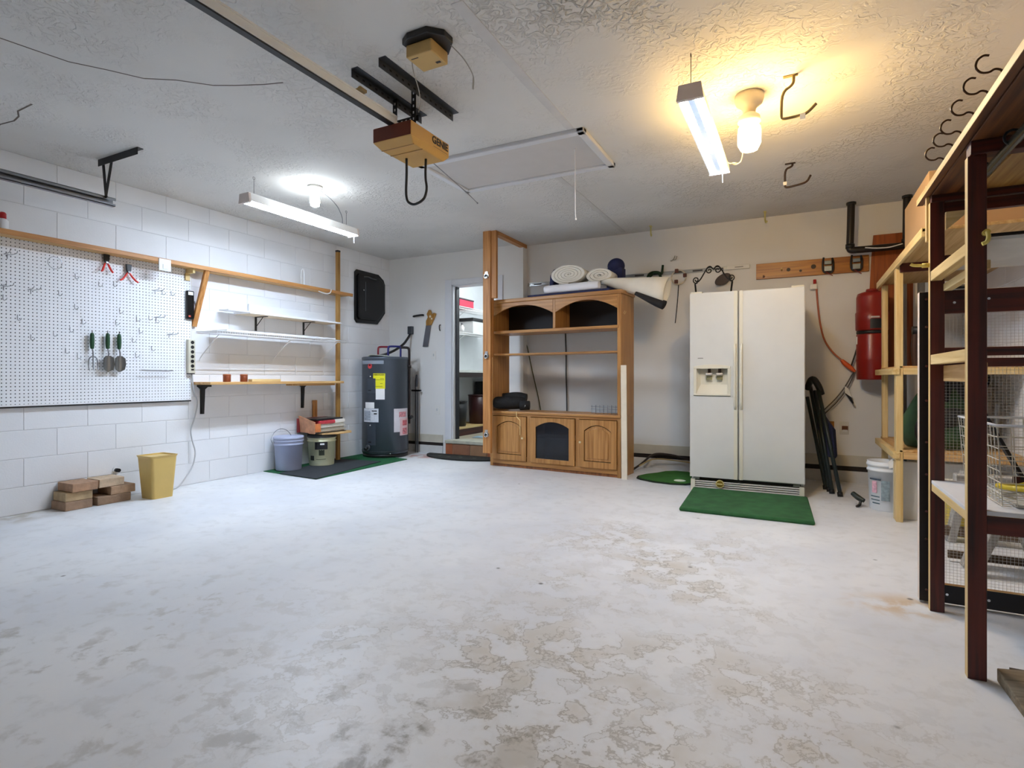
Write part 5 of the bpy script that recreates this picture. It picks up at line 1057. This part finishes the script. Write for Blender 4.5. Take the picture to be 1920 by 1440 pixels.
for k, (z0, z1, a0, a1, c) in enumerate(((.225, .235, -1.0, -.3, '3b4a5a'), (.13, .215, -.85, -.55, 'd7a6b4'), (.08, .225, -.30, .15, '8fa0a8'), (.10, .106, -1.0, -.4, '45606a'), (.075, .081, -1.0, -.4, '45606a'), (.05, .058, -.9, -.4, '45606a'))):
    part(curved(.575, 4.97, .106+.0125*(z0+z1)/.36, a+a0, a+a1, z0, z1, 8, .004), 'print_block', paint(c, .5, vary=.3, scale=60), t)
t = thing('garden_nozzle', 'small dark green nozzle on the floor left of the white bucket', 'nozzle', (.42, 5.0, 0))
part(MB().tube([(.36, 5.02, .09), (.40, 4.98, .06), (.43, 4.96, .05)], [.018, .022, .015], n=9), 'body', paint('1a241c', .5), t)
part(MB().tube([(.41, 4.97, .05), (.40, 4.95, .012), (.38, 4.93, .008)], .010, n=8), 'tip', BLACK, t)
t = thing('leaning_sheet', 'white panel standing just behind the front post of the pale rack', 'panel', (.78, 4.67, 0))
part(MB().box(.585, .99, 4.665, 4.68, 0, .40), 'sheet', paint('d7d7d6', .5, vary=.02), t, .003)
part(MB().box(.578, .587, 4.662, 4.683, 0, .40), 'edge_strip', paint('d6c9ac', .5), t)
part(MB().prism([(.555, .34), (.60, .36), (.615, .42), (.58, .42), (.55, .39)], 'y', 4.684, 4.69), 'folded_corner', WHITE, t)
t = thing('yellow_tub', 'yellow tub with cream lid under the lower shelf of the pale rack', 'tub', (.93, 4.35, 0))
part(MB().prism(rrect(.82, 1.02, 4.30, 4.44, .02), 'z', 0, .30), 'body', paint('c9b048', .5, vary=.15, scale=20), t, .004)
part(MB().prism(rrect(.815, 1.025, 4.295, 4.445, .02), 'z', .30, .335), 'lid', CREAM, t, .004)

# ================================================================== RIGHT: DARK FRAME RACK
SHADE2 = [SHADEZ, PALEZ]
r1 = thing('dark_frame_rack', 'tall rack of studs with shade painted dark on faces and pale lit edges at far right', 'rack', (.85, 2.6, 0))
def stud(x0, x1, y0, y1, z0, z1):     # shade painted dark on broad faces, lit narrow edge towards the room left pale
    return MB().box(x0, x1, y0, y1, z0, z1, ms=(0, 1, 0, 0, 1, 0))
part(stud(.485, .535, 2.295, 2.330, 0, 1.70), 'post', SHADE2, r1, .002)
part(stud(.485, .535, 2.885, 2.920, 0, 1.715), 'post', SHADE2, r1, .002)
part(stud(1.17, 1.22, 2.295, 2.33, 0, 1.72), 'post', SHADE2, r1, .002); part(stud(1.17, 1.22, 2.885, 2.92, 0, 1.72), 'post', SHADE2, r1, .002)
SX = [SHADEX, PALEX]
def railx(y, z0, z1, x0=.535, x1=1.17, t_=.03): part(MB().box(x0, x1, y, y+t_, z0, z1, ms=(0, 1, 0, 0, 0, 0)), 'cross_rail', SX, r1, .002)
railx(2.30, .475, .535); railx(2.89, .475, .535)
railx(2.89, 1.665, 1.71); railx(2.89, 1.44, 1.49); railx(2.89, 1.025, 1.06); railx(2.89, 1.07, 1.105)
for z0, z1 in ((1.035, 1.075), (1.385, 1.425)): part(MB().box(.487, .525, 2.33, 2.885, z0, z1), 'side_rail', PALEY, r1, .002)
part(MB().box(.53, .545, 2.33, 2.885, .965, 1.03), 'side_board', PINEY, r1, .002)
part(MB().box(.49, .515, 2.33, 2.885, .505, .535), 'side_rail', PALEY, r1, .002)
part(MB().box(.53, .56, 2.36, 2.885, 1.34, 1.37), 'inner_rail', PALEY, r1, .002)
part(MB().box(.49, 1.19, 2.30, 2.915, .535, .55), 'white_shelf', paint('dfe0e4', .4, vary=.02), r1, .002)
part(MB().box(.55, 1.19, 2.32, 2.90, 1.425, 1.437), 'shelf_board', paint('d9d8d4', .5), r1, .002)
part(MB().prism([(.536, 1.665), (.62, 1.665), (.536, 1.59)], 'y', 2.87, 2.884), 'corner_gusset', PALEX, r1)
part(MB().box(.478, .490, 2.92, 2.945, 1.56, 1.80), 'splice', PALEZ, r1, .002)
# overhead deck with hooks and rod
dk = thing('overhead_deck', 'plank deck over the dark rack with an edge board and steel rod', 'deck', (.85, 2.1, 1.72))
part(MB().box(.465, .49, .6, 3.06, 1.748, 1.775, ms=(0, 0, 0, 0, 1, 0)), 'edge_board', [wood('7a4a22', '3c1c0c', 'y'), PALEY], dk, .002)
for k in range(5): part(MB().box(.492+k*.15, .492+k*.15+.146, .6, 3.05, 1.745, 1.763), 'plank', wood('7a4a22', '3c1c0c', 'y') if k == 0 else wood('c29a58', '96692e', 'y'), dk, .002)
part(MB().box(.49, 1.22, 2.28, 2.335, 1.70, 1.745), 'joist', SHADEX, dk, .002); part(MB().box(.49, 1.22, 2.885, 2.92, 1.715, 1.745), 'joist', SHADEX, dk, .002)
part(MB().tube([(.575, .7, 1.695), (.575, 2.62, 1.695)], .014, n=12), 'steel_rod', paint('7d8478', .25, .9), dk)
for y in (2.2, 2.5): part(MB().ring((.575, y, 1.71), .022, .004, 'y', n=16, k=6), 'rod_hanger', DKMET, dk)
for y, lab in ((1.92, 'nearest'), (2.048, 'second nearest'), (2.194, 'third nearest'), (2.345, 'fourth nearest'), (2.46, 'fifth nearest'), (2.60, 'farthest')):
    t = thing('cup_hook', 'brown screw-in cup hook on the overhead deck edge, %s of six' % lab, 'hook', (.46, y, 1.79), group='cup hooks along the deck edge')
    x = .468
    part(MB().tube([(x+.012, y, 1.775), (x+.012, y, 1.80), (x-.004, y, 1.808), (x-.016, y, 1.80), (x-.034, y, 1.803), (x-.046, y, 1.82), (x-.042, y, 1.84), (x-.028, y, 1.85), (x-.016, y, 1.846)], .003, n=6), 'wire', paint('4a3018', .4, .5), t)
for lab, p in (('yellow plastic hook screwed into the near dark post', ((.53, 2.297, 1.445), (.53, 2.275, 1.445), (.532, 2.265, 1.43), (.528, 2.262, 1.41), (.515, 2.262, 1.405))), ('yellow plastic hook sticking out of the far dark post', ((.485, 2.90, 1.455), (.46, 2.90, 1.455), (.43, 2.90, 1.458), (.42, 2.90, 1.465)))):
    t = thing('plastic_hook', lab, 'hook', p[0]); part(MB().tube(p, .0065, n=7), 'arm', paint('e6cf6a', .4), t); part(MB().cyl(p[0], p[1], .010, n=10), 'base', paint('d9c05a', .4), t)
t = thing('battery_light', 'flat black strip light with chrome frame on the mesh screen top', 'lamp', (.60, 2.96, 1.355))
part(MB().box(.54, .66, 2.955, 3.0, 1.352, 1.372), 'case', BLACK, t, .003); part(MB().tube([(.54, 2.952, 1.368), (.64, 2.952, 1.368), (.645, 2.952, 1.352), (.54, 2.952, 1.352)], .003, n=5), 'chrome_trim', CHROME, t)
solo(MB().box(.56, 1.16, 2.45, 2.75, 1.438, 1.475), 'black_case', BLACK, 'long flat black case on the dark rack shelf', 'case', bev=.006)
# mesh screen panel behind
ms = thing('mesh_screen', 'large dark framed wire mesh screen standing behind the dark rack', 'screen', (.85, 2.99, 0))
part(MB().box(.462, .512, 2.975, 3.015, 0.01, 1.352, ms=(0, 1, 0, 0, 1, 0)), 'stile', [paint('150d0d', .5), paint('e2cfc0', .5)], ms, .002)  # shade painted dark on this frame too, pale on its lit edge
part(MB().box(1.18, 1.23, 2.975, 3.015, 0.01, 1.352), 'stile', SHADEZ, ms, .002)
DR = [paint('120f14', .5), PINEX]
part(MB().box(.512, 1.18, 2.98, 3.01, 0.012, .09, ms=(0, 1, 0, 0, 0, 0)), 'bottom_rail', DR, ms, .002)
part(MB().box(.512, 1.18, 2.98, 3.01, 1.255, 1.352, ms=(0, 1, 0, 0, 0, 0)), 'top_rail', [SHADEX, PINEX], ms, .002)
part(MB().box(.688, .704, 3.016, 3.03, .09, 1.255), 'inner_batten', PALEZ, ms)
part(MB().beam((.585, 2.985, 1.04), (.81, 2.985, .565), .012, .045, up=(0, 1, 0)), 'diagonal_brace', paint('140e10', .5), ms, .002)
part(MB().box(.78, 1.18, 2.98, 3.0, .545, .575), 'mid_rail', SHADEX, ms, .002)
o = MB(); s_ = .0127; r = .0005
x = .512
while x < 1.18: o.box(x-r, x+r, 3.012-r, 3.012+r, .08, 1.26); x += s_
z = .085
while z < 1.26: o.box(.51, 1.18, 3.0135-r, 3.0135+r, z-r, z+r); z += s_
part(o, 'wire_mesh', paint('d6d3d0', .5, .2), ms, stuff=True)
for z in (.06, .28, .40, .56, .70, .88, 1.03, 1.20, 1.32): part(MB().cyl((.487, 2.976, z), (.487, 2.9725, z), .0055, n=8), 'screw', CHROME, ms)
for xx, z in ((.56, .05), (.70, .05), (.86, .05), (.585, 1.30), (.70, 1.31), (.86, 1.31)): part(MB().cyl((xx, 2.981, z), (xx, 2.9775, z), .0055, n=8), 'screw', CHROME, ms)
# wire basket
t = thing('wire_basket', 'white wire basket on the white shelf of the dark rack', 'basket', (.83, 2.62, .552))
bx0, bx1, by0, by1, bz0, bz1 = .575, 1.10, 2.36, 2.86, .556, .822
BW = paint('d9d3c4', .4)
part(MB().tube([(bx0, by0, bz1), (bx1, by0, bz1), (bx1, by1, bz1), (bx0, by1, bz1)], .0045, n=6, closed=True), 'rim', WHITE, t)
i0, i1, j0, j1 = bx0+.02, bx1-.02, by0+.02, by1-.02
for k in range(1, 7):
    f = k/7; z = bz1+(bz0-bz1)*f; d_ = .02*f
    part(MB().tube([(bx0+d_, by0+d_, z), (bx1-d_, by0+d_, z), (bx1-d_, by1-d_, z), (bx0+d_, by1-d_, z)], .0018, n=4, closed=True), 'hoop', BW, t)
o = MB(); n = 13
for k in range(n+1):
    f = k/n; x = bx0+(bx1-bx0)*f; xi = i0+(i1-i0)*f; o.tube([(x, by0, bz1), (xi, j0, bz0), (xi, j1, bz0), (x, by1, bz1)], .0018, n=4)
    y = by0+(by1-by0)*f; yj = j0+(j1-j0)*f; o.tube([(bx0, y, bz1), (i0, yj, bz0), (i1, yj, bz0), (bx1, y, bz1)], .0018, n=4)
part(o, 'side_wires', BW, t)
solo(MB().tube([(.64+.17*(1+.03*k)*(1+math.cos(k*.42)), 2.60+.17*math.sin(k*.42), .572+.006*(k % 5)) for k in range(46)], .009, n=7), 'yellow_hose', paint('dcc22a', .45), 'coiled yellow hose lying in the wire basket', 'hose')
for k, (x, y) in enumerate(((.70, 2.42), (.86, 2.40))):
    solo(MB().box(x-.07, x+.08, y-.035, y+.06, .5575, .562), 'paper_sheet', paint('b9b6ae', .7, vary=.5, scale=40), ('left', 'right')[k]+' printed paper on the floor of the wire basket', 'paper')
# saw horses behind mesh
GW = [wood('b8b4ae', '8a847c', a, .8) for a in 'xyz']
def sawhorse(label, cx, cy, wx, hh, n=2):
    t = thing('sawhorse', label, 'sawhorse', (cx, cy, 0))
    part(MB().box(cx-wx, cx+wx, cy-.03, cy+.03, hh-.09, hh), 'beam', GW[0], t, .003)
    for sx in (-1, 1):
        for sy in (-1, 1):
            part(MB().beam((cx+sx*wx*.75+sy*.0, cy+sy*.22, 0), (cx+sx*wx*.75-.02*sx, cy+sy*.02, hh-.03), .05, .08, up=(1, 0, 0)), 'leg', GW[2], t, .003)
        part(MB().box(cx+sx*wx*.75-.015, cx+sx*wx*.75+.015, cy-.16, cy+.16, .16, .22), 'spreader', GW[1], t, .002)
t = thing('sawhorse', 'weathered grey sawhorse standing behind the wire mesh screen', 'sawhorse', (.93, 3.55, 0))
yy = 3.50
part(MB().box(.70, 1.22, yy+.02, yy+.10, .40, .49), 'beam', GW[0], t, .003)
for x0, x1, y_ in ((.76, .93, yy), (1.02, .93, yy), (.76, .90, yy+.14), (1.05, .92, yy+.14)):
    part(MB().beam((x0, y_, .0), (x1, y_+.02, .45), .035, .075, up=(0, 1, 0)), 'leg', GW[2], t, .003)
part(MB().box(.70, 1.15, yy+.20, yy+.22, .02, .06), 'foot_board', wood('6a5844', '463626', 'x', .8), t, .002)
t = thing('trestle', 'grey wooden trestle foot beyond the sawhorse near the pale rack', 'trestle', (.84, 4.15, 0))
part(MB().beam((.80, 4.18, .0), (.88, 4.2, .42), .04, .09, up=(0, 1, 0)), 'leg', GW[2], t, .003)
part(MB().beam((.96, 4.18, .0), (.90, 4.2, .42), .04, .09, up=(0, 1, 0)), 'leg', GW[2], t, .003)
part(MB().box(.76, 1.15, 4.14, 4.2, .04, .09), 'stretcher', wood('6a5844', '463626', 'x', .8), t, .002)
# wedge at far right
t = thing('wood_wedge', 'worn wooden wedge board on the floor at the right edge', 'wedge', (.75, 2.15, 0))
part(MB().add([(.565, 2.32, 0), (.575, 2.02, 0), (1.0, 1.96, 0), (1.0, 2.34, 0), (.56, 2.30, .05), (.578, 2.03, .012), (1.0, 1.98, .05), (1.0, 2.34, .09)], [(0, 1, 2, 3), (4, 5, 6, 7), (0, 1, 5, 4), (1, 2, 6, 5), (2, 3, 7, 6), (3, 0, 4, 7)]), 'board', wood('9c8b72', '6e5e48', 'x', .8), t, .003)
part(MB().box(.60, .97, 2.325, 2.335, .005, .045), 'dark_end', paint('4a3a28', .8), t)
